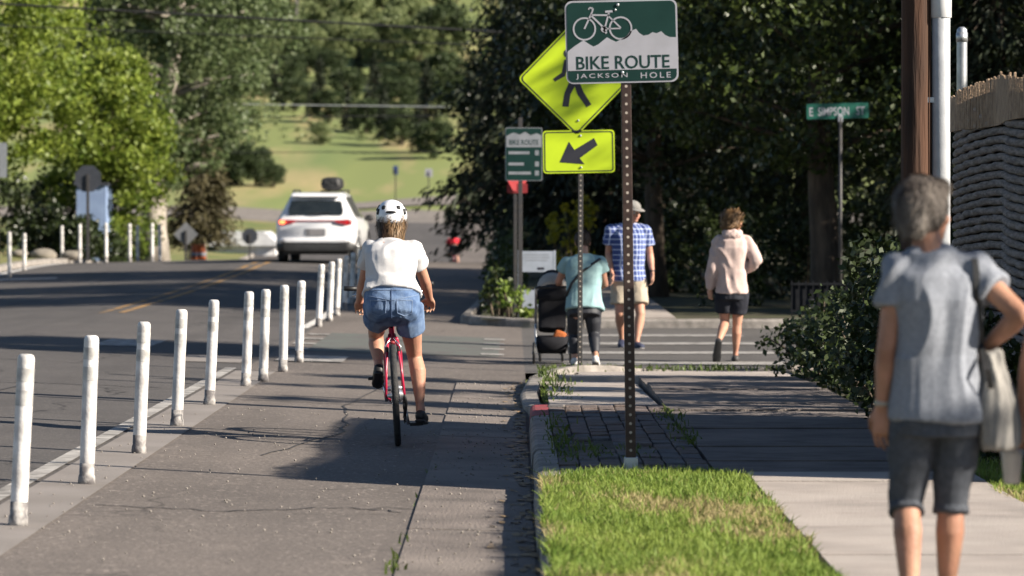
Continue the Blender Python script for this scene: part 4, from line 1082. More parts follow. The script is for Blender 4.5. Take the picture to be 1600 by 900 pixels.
# rocks on the left lawn
for i, (px, py, s) in enumerate(((68, 412, .36), (32, 413, .22), (112, 414, .28))):
    d = 99; x = (px - 800) / FPX * d
    a = MB().ell((0, 0, 0), (s, .4 * s + .1, s * .48), 12, 8)
    a.v = [tuple(Vector(p) * (1 + .22 * mnoise.noise(Vector(p) * 3 + Vector((i * 4, 0, 0))))) for p in a.v]
    o = a.build('lawn_rock', nmat('pale_rock', (.26, .23, .19), .9, (.17, .15, .125), 5, 8, .6, 20), None, True); o.location = (x, d, g(x, d) + .22)
    tag(o, ['pale boulder on the left lawn, largest of three', 'small pale boulder on the left lawn near the edge', 'pale boulder beside the second far left post'][i], 'rock', 'boulders on the left lawn')

# ---- overhead wires
M_WIRE = nmat('wire_black', (.015, .015, .016), .6, (.02, .02, .02), 5)
M_WIREL = nmat('wire_pale', (.30, .32, .33), .5, (.26, .28, .29), 5)
def wire(name, p0, p1, sag, r, mat, label):
    a = Vector(p0); b = Vector(p1); pts = []
    for k in range(25):
        f = k / 24; p = a.lerp(b, f); p.z -= sag * 4 * f * (1 - f); pts.append(p)
    o = MB().tube(pts, r, 5).build(name, mat); tag(o, label, 'wire', 'overhead wires crossing the street'); return o
def wpx(px0, py0, px1, py1, d, ext, sag, r, mat, label, d1=None):
    a = at(px0, py0, d); b = at(px1, py1, d1 or d); v = b - a
    wire('overhead_wire', a - v * ext, b + v * ext * .9, sag, r, mat, label)
wpx(0, 6, 640, 42, 94, .25, .0, .028, M_WIRE, 'thickest dark wire crossing the top left of the picture')
wpx(0, 40, 640, 66, 96, .25, .0, .015, M_WIRE, 'thin dark wire just below the thickest one')
wpx(230, 161, 700, 167, 150, .3, .0, .022, M_WIREL, 'pale wire in front of the dark hillside trees')
wpx(340, 183, 700, 181, 150, .3, .0, .022, M_WIRE, 'dark wire just below the pale wire over the hillside')
wpx(430, 238, 740, 236, 190, .3, .0, .02, M_WIRE, 'lowest faint wire in front of the hillside grass')
for i, (yw, z) in enumerate(((23.2, 7.6), (20.9, 7.3), (28.9, 7.5))):
    wire('overhead_wire', (3.05, 28.9 if i == 2 else yw, z), (-24, yw - 1.0, z + .3), .35, .012, M_WIRE, ['service wire overhead whose shadow crosses the near road', 'service wire overhead nearest the camera', 'service wire leaving the utility pole above the picture'][i])

# ---- far buildings, left
M_WALLB = nmat('wall_pale_blue', (.20, .27, .42), .8, (.16, .22, .36), 2, 5)
M_WALLW = nmat('wall_white', (.62, .60, .60), .8, (.52, .5, .5), 2, 5)
M_ROOFP = nmat('roof_pale_metal', (.55, .55, .56), .5, (.45, .45, .46), 3, 5)
M_GLASS = nmat('window_glass', (.02, .035, .035), .08, (.03, .045, .045), 3, 3, spec=.6)
x, y, z = at(142, 350, 112)
t = thing('shed', 'pale blue wall of a small building in the shade under the left trees', 'building', (x, y + 1.2, g(x, y)))
MB().box((0, 0, 1.25), (.86, 2.2, 2.5)).build('wall', M_WALLB, t)
rfm = MB().prism([(-.5, 2.45), (.5, 2.45), (.5, 2.52), (-.5, 2.56)], -1.2, 1.2).build('roof', M_SBACKD, t)
d = 170; x0, _, _ = at(318, 400, d); x1, _, _ = at(430, 400, d); xm = (x0 + x1) / 2; zb = g(xm, d) - .1
ztop = CAM_H + (333 - 384) / FPX * d; zrf = CAM_H + (333 - 362) / FPX * d
t = thing('white_building', 'low white building with pale roof left of the white car', 'building', (xm, d, zb))
MB().box((0, 2.5, (ztop - zb) / 2), (x1 - x0, 5, ztop - zb)).build('wall', M_WALLW, t)
MB().prism([(p[0], p[1]) for p in ((-(x1 - x0) / 2 - .25, ztop - zb), ((x1 - x0) / 2 + .25, ztop - zb), ((x1 - x0) / 2 - .5, zrf - zb), (-(x1 - x0) / 2 + .3, zrf - zb))], -.35, 5.2).build('roof', M_ROOFP, t)
xw = (328 - 800) / FPX * d - xm
w_ = MB().box((xw, -.02, .62), (.55, .06, .6)).build('window', M_GLASS, t)
MB().box((xw, -.02, .28), (.62, .08, .06)).build('sill', M_WALLW, w_)
xd = (410 - 800) / FPX * d - xm
MB().box((xd, -.02, .6), (.6, .06, 1.0)).build('door', M_ROOFP, t)
M_ORG = nmat('orange_plastic', (.62, .14, .03), .55, (.55, .12, .03), 6)
for i, px in enumerate((305, 315)):
    dd = 118; x = (px - 800) / FPX * dd
    t = thing('traffic_barrel', ['left of two orange traffic barrels by the white building', 'right of two orange traffic barrels by the white building'][i], 'barrel', (x, dd, g(x, dd) + .3), group='orange barrels')
    MB().tube([(0, 0, -.3), (0, 0, .02), (0, 0, .3), (0, 0, .55)], [.26 - .12 * i, .15, .13, .11], 14).build('body', M_ORG, t, True)
    MB().tube([(0, 0, .18), (0, 0, .30)], [.146, .137], 14).build('white_band', M_SWHITE, t, True)
# grey utility pole far up the hill
M_GREYW = nmat('weathered_pole', (.13, .12, .11), .9, (.09, .085, .08), 6)
lo_, hi_ = 262., 1000.
for _ in range(40):
    md_ = (lo_ + hi_) / 2; x = (463 - 800) / FPX * md_
    if HOR - (g(x, md_) - CAM_H) * FPX / md_ > 78: lo_ = md_
    else: hi_ = md_
x, y, z = (463 - 800) / FPX * lo_, lo_, g(x, lo_)
t = thing('far_pole', 'gray pole high on the hillside at the top edge', 'pole', (x, y, g(x, y)))
MB().tube([(0, 0, -.3), (0, 0, 9)], .16, 8).build('shaft', M_GREYW, t, True)
MB().box((0, 0, 8.2), (2.4, .2, .2)).build('crossarm', M_GREYW, t)
# ================================================================ PEOPLE
M_SKIN = nmat('skin', (.46, .26, .175), .55, (.34, .165, .11), 7, 7, .15, 90, spec=.35, col3=(.50, .24, .17), scale3=14)
M_SKIN_TAN = nmat('skin_tanned', (.40, .215, .14), .55, (.27, .13, .082), 6, 7, .2, 90, spec=.35, col3=(.44, .22, .15), scale3=13)
M_EYE = nmat('eye_white', (.6, .58, .55), .3); M_IRIS = nmat('iris_dark', (.03, .02, .015), .2); M_LIP = nmat('lips', (.36, .13, .11), .5)
def cloth(name, c, c2=None, bump=.35, bscale=220): return nmat(name, c, .9, c2 or tuple(q * .82 for q in c), 7, 6, bump, bscale, spec=.15)

def remesh(name, mb, voxel, mat, parent, sm=6, fold=0.0, fscale=(6, 6, 3), seed=0.0, fmask=None):
    """merge overlapping volumes into one continuous skin, then smooth and crease it"""
    me = mb.mesh(name); o = bpy.data.objects.new(name, me); COL.objects.link(o)
    md = o.modifiers.new('r', 'REMESH'); md.mode = 'VOXEL'; md.voxel_size = voxel
    if sm:
        ms = o.modifiers.new('s', 'SMOOTH'); ms.factor = .5; ms.iterations = sm
    bpy.context.view_layer.update()
    ev = bpy.data.meshes.new_from_object(o.evaluated_get(bpy.context.evaluated_depsgraph_get()))
    bpy.data.objects.remove(o); bpy.data.meshes.remove(me)
    if fold:
        n = len(ev.vertices); co = np.empty(n * 3, np.float32); ev.vertices.foreach_get('co', co); co = co.reshape(-1, 3)
        no = np.empty(n * 3, np.float32); ev.vertices.foreach_get('normal', no); no = no.reshape(-1, 3)
        h = np.empty(n)
        for i in range(n):
            p = co[i]; w = mnoise.noise((p[0] * 3 + seed, p[1] * 3, p[2] * 2.2)) * 1.6
            a = mnoise.noise((p[0] * fscale[0] + w, p[1] * fscale[1] + seed, p[2] * fscale[2] + w))
            b = mnoise.noise((p[0] * fscale[0] * 2.3 + seed, p[1] * fscale[1] * 2.3, p[2] * fscale[2] * 2.3 + w))
            h[i] = (1 - 2.2 * abs(a)) * .75 + b * .45
        if fmask is not None: h = h * fmask(co)
        co += no * (h * fold)[:, None].astype(np.float32)
        ev.vertices.foreach_set('co', co.ravel()); ev.update()
    return put(name, ev, mat, parent, True)

def sring(c, r, f, rx, ry, n=22, e=2.4, back=1.0):
    out = []
    for k in range(n):
        a = 2 * math.pi * k / n; x = math.copysign(abs(math.cos(a)) ** (2 / e), math.cos(a)); y = math.copysign(abs(math.sin(a)) ** (2 / e), math.sin(a))
        out.append(Vector(c) + Vector(r) * rx * x + Vector(f) * ry * y * (back if y < 0 else 1))
    return out
def lerpv(a, b, t): return Vector(a).lerp(Vector(b), t)

def hand(mb, wrist, d, nrm, thumb, size=1.0, curl=.5, spread=.1):
    """palm, four jointed fingers of unequal length, thumb from the palm's side. d: finger direction, nrm: palm normal, thumb: side of thumb"""
    w = Vector(wrist); d = Vector(d).normalized(); nrm = Vector(nrm); nrm = (nrm - d * nrm.dot(d)).normalized(); th = Vector(thumb); th = (th - d * th.dot(d) - nrm * th.dot(nrm)).normalized()
    S = .092 * size
    rings = []
    for f, hw, ht in ((-.15, .024, .018), (.15, .032, .017), (.55, .040, .016), (.95, .041, .0135), (1.08, .036, .010)):
        rings.append(sring(w + d * S * f, th, nrm, hw * size, ht * size, 14, 2.6))
    mb.loft(rings)
    for k, ln in enumerate((.072, .080, .074, .058)):
        off = (.034 - .0225 * k) * size; b = w + d * S * .98 + th * off; dd = (d + th * (spread * (1.5 - k) * .25)).normalized(); r = (.0080 - .0007 * (k == 3)) * size
        p = b; a = 0
        for j, (fl, cv) in enumerate(((.46, .5), (.30, .9), (.24, .6))):
            a += curl * cv; q = p + (dd * math.cos(a) + nrm * math.sin(a)) * ln * fl * size
            mb.cap(p, q, r * (1 - .07 * j), r * (1 - .07 * (j + 1)), 8); p = q
    b = w + d * S * .22 + th * .026 * size; q1 = b + (d * .7 + th * .65 + nrm * .25).normalized() * .042 * size; q2 = q1 + (d * .93 + th * .2 + nrm * .35).normalized() * .032 * size; q3 = q2 + (d * .95 - th * .02 + nrm * .4 * (1 + curl)).normalized() * .026 * size
    mb.cap(b, q1, .0135 * size, .011 * size, 8); mb.cap(q1, q2, .0105 * size, .0095 * size, 8); mb.cap(q2, q3, .0095 * size, .008 * size, 8)
    return p

def head(mb, c, yaw=0, pitch=0, s=1.0):
    """skull, jaw, nose, brow, ears; face toward +Y before yaw"""
    M = Matrix.Rotation(yaw, 3, 'Z') @ Matrix.Rotation(pitch, 3, 'X'); c = Vector(c)
    P = lambda x, y, z: c + M @ Vector((x, y, z)) * s
    mb.ell(P(0, -.012, .022), (.074 * s, .092 * s, .092 * s), 18, 12, M)
    mb.ell(P(0, .022, -.045), (.056 * s, .064 * s, .070 * s), 16, 10, M)
    mb.ell(P(0, .062, -.088), (.026 * s, .022 * s, .020 * s), 12, 8, M)
    mb.ell(P(0, .072, .022), (.05 * s, .018 * s, .016 * s), 12, 8, M)
    mb.cap(P(0, .082, .012), P(0, .101, -.026), .010 * s, .0145 * s, 10)
    for x in (-1, 1):
        mb.ell(P(x * .038, .052, -.03), (.024 * s, .026 * s, .024 * s), 10, 8, M)
        mb.ell(P(x * .077, -.008, -.012), (.010 * s, .020 * s, .034 * s), 10, 8, M @ Matrix.Rotation(x * -.25, 3, 'Z'))
    mb.ell(P(0, .079, -.058), (.024 * s, .012 * s, .011 * s), 10, 8, M)
    return P, M
def face(parent, P, s=1.0):
    for x in (-1, 1):
        e = MB().ell(P(x * .031, .072, .004), .0125 * s, 12, 8).build('eye', M_EYE, parent, True)
        MB().ell(P(x * .031, .0815, .004), .0058 * s, 10, 6).build('iris', M_IRIS, e, True)
    m = MB(); m.tube([P(-.022, .082, -.060), P(0, .0915, -.058), P(.022, .082, -.060)], [.003 * s, .0055 * s, .003 * s], 8).build('mouth', M_LIP, parent, True)

def hair_strands(P, M, shells, n, ln, wid, mat, parent, seed, down=.8, flow=(0, -1, 0), name='hair', curl=.0):
    """base cap plus many fine tapered locks. shells: ellipsoids (x,y,z,rx,ry,rz) in head space, with a keep test"""
    q = random.Random(seed); base = MB(); V = []; Q = []
    for sh in shells:
        base.ell(P(*sh[:3]), sh[3:6], 18, 12, M)
    ob = remesh(name, base, .011, mat, parent, 3, .0035, (22, 22, 10), seed)
    me = ob.data; nv = len(me.vertices); inv = M.inverted(); c0 = P(0, 0, 0)
    for k in range(n):
        v = me.vertices[q.randrange(nv)]; p = v.co.copy(); nn = v.normal.copy(); hl = inv @ (p - c0)
        t = Vector((q.uniform(-.35, .35), q.uniform(-.35, .35), -down)) + M @ Vector(flow) * .35
        crown = max(0, hl.z - .06) / .06
        t += (M @ Vector((hl.x, hl.y - .03, 0))).normalized() * crown * .9
        t = (t - nn * t.dot(nn) * .85 + nn * .12)
        t.normalize(); s = nn.cross(t).normalized() * wid * q.uniform(.5, 1.2); L_ = ln * q.uniform(.5, 1.3)
        cv = nn * curl * q.uniform(-1, 1) * L_
        a, b, c = p - t * L_ * .4, p + t * L_ * .1 + nn * .004 + cv, p + t * L_ * .6 + nn * q.uniform(-.002, .010)
        i = len(V); V += [a - s * .5, a + s * .5, b + s, b - s, c + s * .2, c - s * .2]; Q += [(i, i + 1, i + 2, i + 3), (i + 3, i + 2, i + 4, i + 5)]
    st = put('locks', npmesh('locks', np.array(V), np.array(Q)), mat, ob); st['kind'] = 'stuff'
    return ob

def shoe(parent, ankle, toe, mat, solem, s=1.0, name='shoe', up=None):
    a = Vector(ankle); t = Vector(toe).normalized(); u = Vector(up) if up else Vector((0, 0, 1)); u = (u - t * u.dot(t)).normalized(); r = t.cross(u)
    m = MB(); rings = []
    for f, w, h, z in ((-.065, .022, .03, .0), (-.05, .034, .038, .003), (.0, .037, .045, .008), (.06, .041, .036, .0), (.12, .046, .029, -.005), (.17, .041, .024, -.008), (.20, .022, .016, -.010)):
        rings.append(sring(a + t * f * s + u * (-.048 + z) * s, r, u, w * s, h * s, 14, 2.6))
    o = m.loft(rings).build(name, mat, parent, True)
    ms = MB(); rings = []
    for f, w in ((-.07, .022), (-.052, .036), (.0, .036), (.07, .041), (.13, .047), (.18, .040), (.208, .018)):
        rings.append(sring(a + t * f * s + u * -.083 * s, r, u, w * s, .012 * s, 12, 3))
    ms.loft(rings).build('sole', solem, o, True)
    return o

def person(name, label, loc, J, look, rotz=0, voxel=.0085):
    """J: joints in metres, figure faces +Y. look: garments. One continuous body; garments, hair and shoes are children."""
    t = thing(name, label, 'person', loc, (0, 0, rotz))
    V3 = {k: Vector(v) for k, v in J.items() if hasattr(v, '__len__') and not hasattr(v[0], '__len__')}
    sk = look['skin']; k_ = look.get('k', 1.0)
    body = MB()
    P, M = head(body, V3['head'], J.get('yaw', 0), J.get('pitch', 0), J.get('hs', 1.0))
    neck = V3['neck']; pel = V3['pelvis']; chest = V3['chest']
    body.cap(neck + (neck - V3['head']) * .1, V3['head'] + M @ Vector((0, -.02, -.04)), .056 * k_, .05 * k_, 14)
    rt = (V3['shR'] - V3['shL']); rt.normalize(); upv = (neck - pel).normalized(); fw = upv.cross(rt).normalized()
    sw = (V3['shR'] - V3['shL']).length / 2
    hw, ww, cw = J.get('hipw', .165), J.get('waistw', .135), J.get('chestw', .15)
    hd, wd, cd_ = J.get('hipd', .115), J.get('waistd', .095), J.get('chestd', .11)
    def tor(ease=0.0, z0=-.10, top=True):
        L_ = []
        def at_(f): 
            c = lerpv(pel, chest, f / .62) if f < .62 else lerpv(chest, neck, (f - .62) / .38)
            return c
        for f, w, d in ((z0, hw * .9, hd * .95), (0.0, hw, hd), (.16, hw * .93, hd * .92), (.34, ww, wd), (.5, (ww + cw) / 2, (wd + cd_) / 2), (.68, cw, cd_), (.84, max(cw * .98, sw * .88), cd_ * .9), (.93, sw * .66, cd_ * .68), (1.0, .075, .062)):
            if f >= .84: e_ = ease * .45
            else: e_ = ease
            c = at_(f) if f >= 0 else pel + upv * f * (neck - pel).length
            L_.append((c, w + e_, d + e_))
        return L_
    body.loft([sring(c, rt, fw, w, d) for c, w, d in tor()])
    for S in 'LR':
        sh, el, wr = V3['sh' + S], V3['el' + S], V3['wr' + S]
        body.cap(lerpv(neck, sh, .35) - upv * .02, sh, .05 * k_, .052 * k_, 12)
        ar = look.get('arm', 1.0) * k_
        body.tube([sh, lerpv(sh, el, .4), el], [.050 * ar, .046 * ar, .038 * ar], 14); body.ell(sh, .051 * ar); body.ell(el, .039 * ar)
        body.tube([el, lerpv(el, wr, .28), lerpv(el, wr, .7), wr], [.038 * ar, .040 * ar, .031 * ar, .025 * ar], 14); body.ell(wr, .025 * ar)
        hd_ = J.get('hand' + S)
        if hd_: hand(body, wr, hd_[0], hd_[1], hd_[2], hd_[3] if len(hd_) > 3 else 1.0, hd_[4] if len(hd_) > 4 else .5)
        hp_, kn, an = V3['hip' + S], V3['kn' + S], V3['an' + S]; lr = look.get('leg', 1.0) * k_
        body.tube([hp_, lerpv(hp_, kn, .35), lerpv(hp_, kn, .75), kn], [.086 * lr, .080 * lr, .060 * lr, .052 * lr], 16); body.ell(hp_, .086 * lr); body.ell(kn, .053 * lr)
        back = Vector(J.get('calf' + S, (0, -.018, 0)))
        body.tube([kn, lerpv(kn, an, .28) + back, lerpv(kn, an, .62) + back * .5, lerpv(kn, an, .88), an], [.050 * lr, .056 * lr, .043 * lr, .030 * lr, .033 * lr], 16); body.ell(an, .034 * lr)
        toe = Vector(J.get('toe' + S, (0, 1, 0))).normalized(); tu = Vector(J.get('up' + S, (0, 0, 1)))
        tu = (tu - toe * tu.dot(toe)).normalized()
        body.cap(an - tu * .045 - toe * .03, an - tu * .055 + toe * .13, .03, .024, 10)
    bo = remesh('body', body, voxel, sk, t, 3)
    if J.get('face', True): face(bo, P, J.get('hs', 1.0))
    # ---- top
    tp = look['top']; ease = tp.get('ease', .018)
    m = MB(); rings = tor(ease, 0)
    hem = tp['hem']                        # length below pelvis centre along the spine (m, positive = down)
    fl = tp.get('flare', .0)
    hemc = pel - upv * hem
    rr = [(hemc, hw + ease + fl, hd + ease + fl)] + ([(pel, hw + ease + fl * .6, hd + ease + fl * .6)] if hem > .02 else [])
    rr += [x for x in rings[1:] if (x[0] - hemc).dot(upv) > .03 and (x[0] - pel).dot(upv) > .01]
    m.loft([sring(c, rt, fw, max(w, tp.get('minw', 0)), max(d, tp.get('mind', 0))) for c, w, d in rr])
    m.cap(lerpv(neck, V3['shL'], .3) - upv * .02, lerpv(neck, V3['shR'], .3) - upv * .02, .06, .06)
    for S in 'LR':
        sh, el, wr = V3['sh' + S], V3['el' + S], V3['wr' + S]; sr = tp.get('sr', .066) * k_
        m.cap(lerpv(neck, sh, .4) - upv * .022, sh, .055 * k_, sr * .95)
        sl = tp.get('sleeve', .5)
        if sl <= 1: m.tube([sh, lerpv(sh, el, sl * .5), lerpv(sh, el, sl)], [sr, sr * 1.02, sr * tp.get('sflare', 1.06)], 16); m.ell(sh, sr)
        else:
            m.tube([sh, lerpv(sh, el, .5), el], [sr, sr * .95, sr * .85], 16); m.ell(sh, sr); m.ell(el, sr * .86)
            m.tube([el, lerpv(el, wr, .4), lerpv(el, wr, .82), lerpv(el, wr, .97)], [sr * .85, sr * .85, sr * .72, sr * .6], 16)
    for e in tp.get('extra', ()): m.ell(e[0], e[1])
    to = remesh(tp['name'], m, voxel, tp['mat'], t, 4, tp.get('fold', .007), tp.get('fs', (7, 7, 4)), tp.get('seed', 1.0))
    # ---- bottom
    bt = look['bottom']; m = MB(); e = bt.get('ease', .016)
    rings = [(pel - upv * .125, hw * .55 + e, hd * .5 + e), (pel - upv * .09, hw * .86 + e, hd * .86 + e), (pel - upv * .02, hw + e, hd + e * 1.2), (pel + upv * .10, hw * .95 + e, hd * .94 + e), (pel + upv * bt['rise'], ww + e + .012, wd + e + .012)] if 'rise' in bt else [(pel - upv * .085, hw * .92 + e, hd + e), (pel - upv * .02, min(hw + e, hw + ease - .006), min(hd + e, hd + ease - .006)), (pel + upv * .05, hw * .93, hd * .92)]
    m.loft([sring(c, rt, fw, w, d) for c, w, d in rings])
    for S in 'LR':
        hp_, kn, an = V3['hip' + S], V3['kn' + S], V3['an' + S]; ln = bt['len']; lr = look.get('leg', 1.0) * k_ * bt.get('fat', 1.0); back = Vector(J.get('calf' + S, (0, -.018, 0)))
        if ln <= 1: m.tube([hp_ + upv * .03, lerpv(hp_, kn, ln * .5), lerpv(hp_, kn, ln)], [.092 * lr + e, .084 * lr + e, (.084 - .022 * ln) * lr + e * bt.get('flare', 1.6)], 18)
        else:
            g_ = ln - 1
            pts = [hp_ + upv * .03, lerpv(hp_, kn, .5), kn]; rs = [.09 * lr + e, .078 * lr + e, .056 * lr + e]
            if g_ > .3: pts.append(lerpv(kn, an, .28) + back); rs.append(.056 * lr + e)
            if g_ > .6: pts.append(lerpv(kn, an, .62) + back * .5); rs.append(.043 * lr + e)
            pts.append(lerpv(kn, an, g_) + (back * .8 if g_ < .5 else Vector((0, 0, 0)))); rs.append((.056 if g_ < .5 else .033) * lr + e * bt.get('flare', 1.2))
            m.tube(pts, rs, 18); m.ell(kn, .056 * lr + e)
    remesh(bt['name'], m, voxel, bt['mat'], t, 3, bt.get('fold', .006), bt.get('fs', (8, 8, 6)), bt.get('seed', 3.0))
    # ---- shoes
    shs = look.get('shoes')
    if shs:
        for S in 'LR': shoe(t, V3['an' + S], J.get('toe' + S, (0, 1, 0)), shs[0], shs[1], shs[2] if len(shs) > 2 else 1.0, look.get('shoe_name', 'shoe'), J.get('up' + S))
    return t, P, M, to

from mathutils.bvhtree import BVHTree
def drape(parent, name, mat, pts, rad=.0022, off=.002):
    """thin raised seam laid on a garment: points (x, z) projected from behind"""
    me = parent.data; bv = BVHTree.FromPolygons([v.co for v in me.vertices], [tuple(p.vertices) for p in me.polygons]); q = []
    for x, z in pts:
        h = bv.ray_cast(Vector((x, -2, z)), Vector((0, 1, 0)))
        if h[0] is not None: q.append(h[0] + h[1] * off)
    if len(q) > 1: return MB().tube(q, rad, 5).build(name, mat, parent)
# ---- gray haired woman walking away, foreground right
def px2(px, py, px0, base, s): return ((px - px0) / s, (base - py) / s)
s, px0, base = 444., 1452., 989.
K = lambda px, py, y=0.0: (lambda q: (q[0], y, q[1]))(px2(px, py, px0, base, s))
dW = FPX / s
M_TEE = nmat('heather_grey_cotton', (.25, .265, .30), .92, (.20, .213, .245), 60, 6, .3, 300, spec=.12)
M_CAPRI = nmat('charcoal_denim', (.085, .092, .108), .92, (.062, .068, .08), 45, 6, .4, 260, spec=.12)
M_HAIRG = nmat('grey_hair', (.20, .17, .145), .55, (.06, .047, .04), 22, 5, .5, 160, spec=.4, stretch=(1, 1, .4))
J = dict(head=K(1447, 331, .03), neck=K(1452, 394, -.02), chest=K(1460, 480, -.01), pelvis=K(1465, 640, 0), shL=K(1403, 424, -.02), shR=K(1522, 424, -.01),
         elL=K(1384, 545, -.03), wrL=K(1379, 636, .02), elR=K(1587, 490, -.13), wrR=K(1541, 545, .03),
         hipL=K(1428, 660), hipR=K(1497, 660), knL=K(1418, 785, .05), knR=K(1488, 786, .05), anL=K(1418, 944, -.08), anR=K(1484, 948, .12),
         handL=((.03, .1, -1), (.6, .8, 0), (.2, 1, 0), 1.0, .45), handR=((-.6, .75, -.25), (-.7, -.5, .1), (0, .3, 1), .95, .6),
         toeL=(-.08, 1, 0), toeR=(.1, 1, .12), upR=(0, -.1, 1), yaw=R(-46), pitch=R(4), hipw=.152, waistw=.128, chestw=.145, hipd=.115, hs=1.0)
t, P, M, top = person('person', 'gray haired woman in gray t-shirt and dark capri pants walking away, right foreground', (( px0 - 800) / s, dW, KT), J, dict(
    skin=M_SKIN_TAN, arm=.93, leg=.92,
    top=dict(name='t_shirt', mat=M_TEE, ease=.012, hem=.03, flare=.006, sleeve=.44, sr=.064, fold=.021, fs=(6.0, 5, 2.6), seed=4.2),
    bottom=dict(name='capri_pants', mat=M_CAPRI, len=1.10, ease=.011, flare=1.5, fold=.008, fs=(7, 7, 10), seed=2.0, fat=.92),
    shoes=(M_BLACK, M_SCUFF)), voxel=.0055)
hair_strands(P, M, [(0, -.022, .034, .089, .099, .095), (0, -.062, -.012, .075, .055, .066), (.062, -.022, .004, .027, .045, .048), (-.062, -.022, .004, .027, .045, .048), (0, .04, .086, .066, .05, .03)], 8000, .06, .0024, M_HAIRG, t, 5, .8)
# wrist watch, strap and cloth tote
wv = Vector(J['wrL']).lerp(Vector(J['elL']), .06)
MB().tube([wv + Vector((0, 0, -.009)), wv + Vector((0, 0, .009))], .0275, 14).build('watch', nmat('watch_band', (.45, .40, .34), .5, (.3, .27, .22), 20), t, True)
bag = thing('tote_bag', 'beige gray cloth shoulder bag with black strap hanging at the gray haired woman\'s side', 'bag', t.location)
M_TOTE = nmat('canvas_tote', (.30, .285, .265), .95, (.20, .19, .178), 9, 6, .4, 200, spec=.1)
m = MB(); rings = []
for f, cx, w, y_ in ((0, 1548, .020, -.03), (.12, 1550, .042, -.035), (.4, 1556, .062, -.04), (.75, 1561, .075, -.04), (.95, 1560, .072, -.04), (1, 1560, .058, -.04)):
    c = K(cx, 548 + 150 * f, y_); rings.append(sring(c, (.8, .6, 0), (-.6, .8, 0), w, .028 + .02 * f, 18, 2.2))
m.loft(rings)
remesh('bag_body', m, .007, M_TOTE, bag, 3, .016, (26, 26, 3), 8.0)
me_ = top.data; bv_ = BVHTree.FromPolygons([v.co for v in me_.vertices], [tuple(p.vertices) for p in me_.polygons]); v_ = []; st = []
for px, py in [(1519 + 10 * k / 14, 404 + 142 * k / 14) for k in range(15)]:
    q = K(px, py); h = bv_.ray_cast(Vector((q[0], -2, q[2])), Vector((0, 1, 0)))
    if h[0] is not None: st.append(h[0] + h[1] * .004)
st += [Vector(K(1536, 575, -.13)), Vector(K(1543, 605, -.10))]
for a_ in st: v_ += [a_ + Vector((-.011, -.003, 0)), a_ + Vector((.011, -.001, 0)), a_ + Vector((.011, .004, 0)), a_ + Vector((-.011, .002, 0))]
MB().add(v_, [(4 * i + k, 4 * i + (k + 1) % 4, 4 * i + 4 + (k + 1) % 4, 4 * i + 4 + k) for i in range(len(st) - 1) for k in range(4)]).build('strap', M_BLACK, bag)

# ---- second walker at the right edge, only arm and hand in view
s, px0, base = 444., 1694., 989.
J = dict(head=K(1694, 310, .03), neck=K(1694, 378, -.02), chest=K(1694, 470, 0), pelvis=K(1694, 630, 0), shL=K(1646, 412), shR=K(1742, 412), elL=K(1612, 545, -.03), wrL=K(1602, 652, .08), elR=K(1764, 560, -.05), wrR=K(1770, 660, .05),
         hipL=K(1658, 650), hipR=K(1730, 650), knL=K(1656, 790, .05), knR=K(1730, 790, .0), anL=K(1656, 948, .12), anR=K(1730, 945, -.1),
         handL=((-.25, .35, -1), (.6, .8, .2), (-.3, .8, 0), .95, .7), handR=((0, .2, -1), (-1, .3, 0), (0, 1, 0), 1, .4), hipw=.165, waistw=.14, chestw=.16)
M_BLUE = cloth('blue_cotton', (.04, .09, .24))
t2, P, M, top = person('person', 'second walker cut off by the right edge, blue sleeve, hand holding a white cup', ((px0 - 800) / s, dW, KT), J, dict(
    skin=M_SKIN, top=dict(name='t_shirt', mat=M_BLUE, ease=.02, hem=.08, sleeve=.78, sr=.066, fold=.008), bottom=dict(name='shorts', mat=M_CAPRI, len=.85, ease=.02), shoes=(M_BLACK, M_SCUFF)), voxel=.0075)
hair_strands(P, M, [(0, -.022, .035, .09, .1, .09), (0, -.06, -.02, .075, .055, .07)], 900, .06, .005, nmat('brown_hair', (.075, .042, .024), .5, (.04, .022, .013), 30, 5, .4, 140, stretch=(1, 1, .4)), t2, 6)
hx, hz = K(1589, 715)[0], K(1589, 715)[2]
cup = thing('paper_cup', 'small white cup in the hand at the right edge', 'cup', (t2.location.x + hx, t2.location.y + .14, KT + hz - .05))
M_CUP = nmat('white_paper', (.62, .6, .58), .7, (.55, .53, .51), 9)
MB().tube([(0, 0, -.05), (0, 0, -.049), (0, 0, .055), (0, 0, .06)], [.026, .028, .038, .04], 18).build('cup_wall', M_CUP, cup, True)
MB().tube([(0, 0, .058), (0, 0, .07)], [.041, .036], 18).build('lid', M_CUP, cup)

# ---- woman in pale pink hoodie on the crossing
s, px0, base = 145., 1146., 566.
M_PINK = cloth('pale_pink_fleece', (.56, .43, .39), (.47, .36, .33)); M_NAVY = cloth('black_navy_shorts', (.018, .019, .026), (.028, .03, .038))
J = dict(head=K(1146, 347, .03), neck=K(1144, 367, -.02), chest=K(1143, 392, -.01), pelvis=K(1143, 456, 0), shL=K(1123, 379), shR=K(1166, 379), elL=K(1113, 420, -.03), wrL=K(1110, 452, .05), elR=K(1181, 408, -.08), wrR=K(1166, 424, .08),
         hipL=K(1131, 462), hipR=K(1155, 462), knL=K(1133, 505, .06), knR=K(1152, 508, .05), anL=K(1120, 536, -.22), anR=K(1150, 556, .12),
         handL=((.02, .25, -1), (.7, .6, 0), (.1, 1, 0), 1, .8), handR=((-.6, .7, -.3), (-.6, -.5, 0), (0, .2, 1), .9, .5),
         toeL=(-.1, .35, -1), upL=(0, 1, .3), toeR=(.05, 1, 0), yaw=R(-60), hipw=.15, waistw=.14, chestw=.152, hipd=.12)
dP = FPX / s
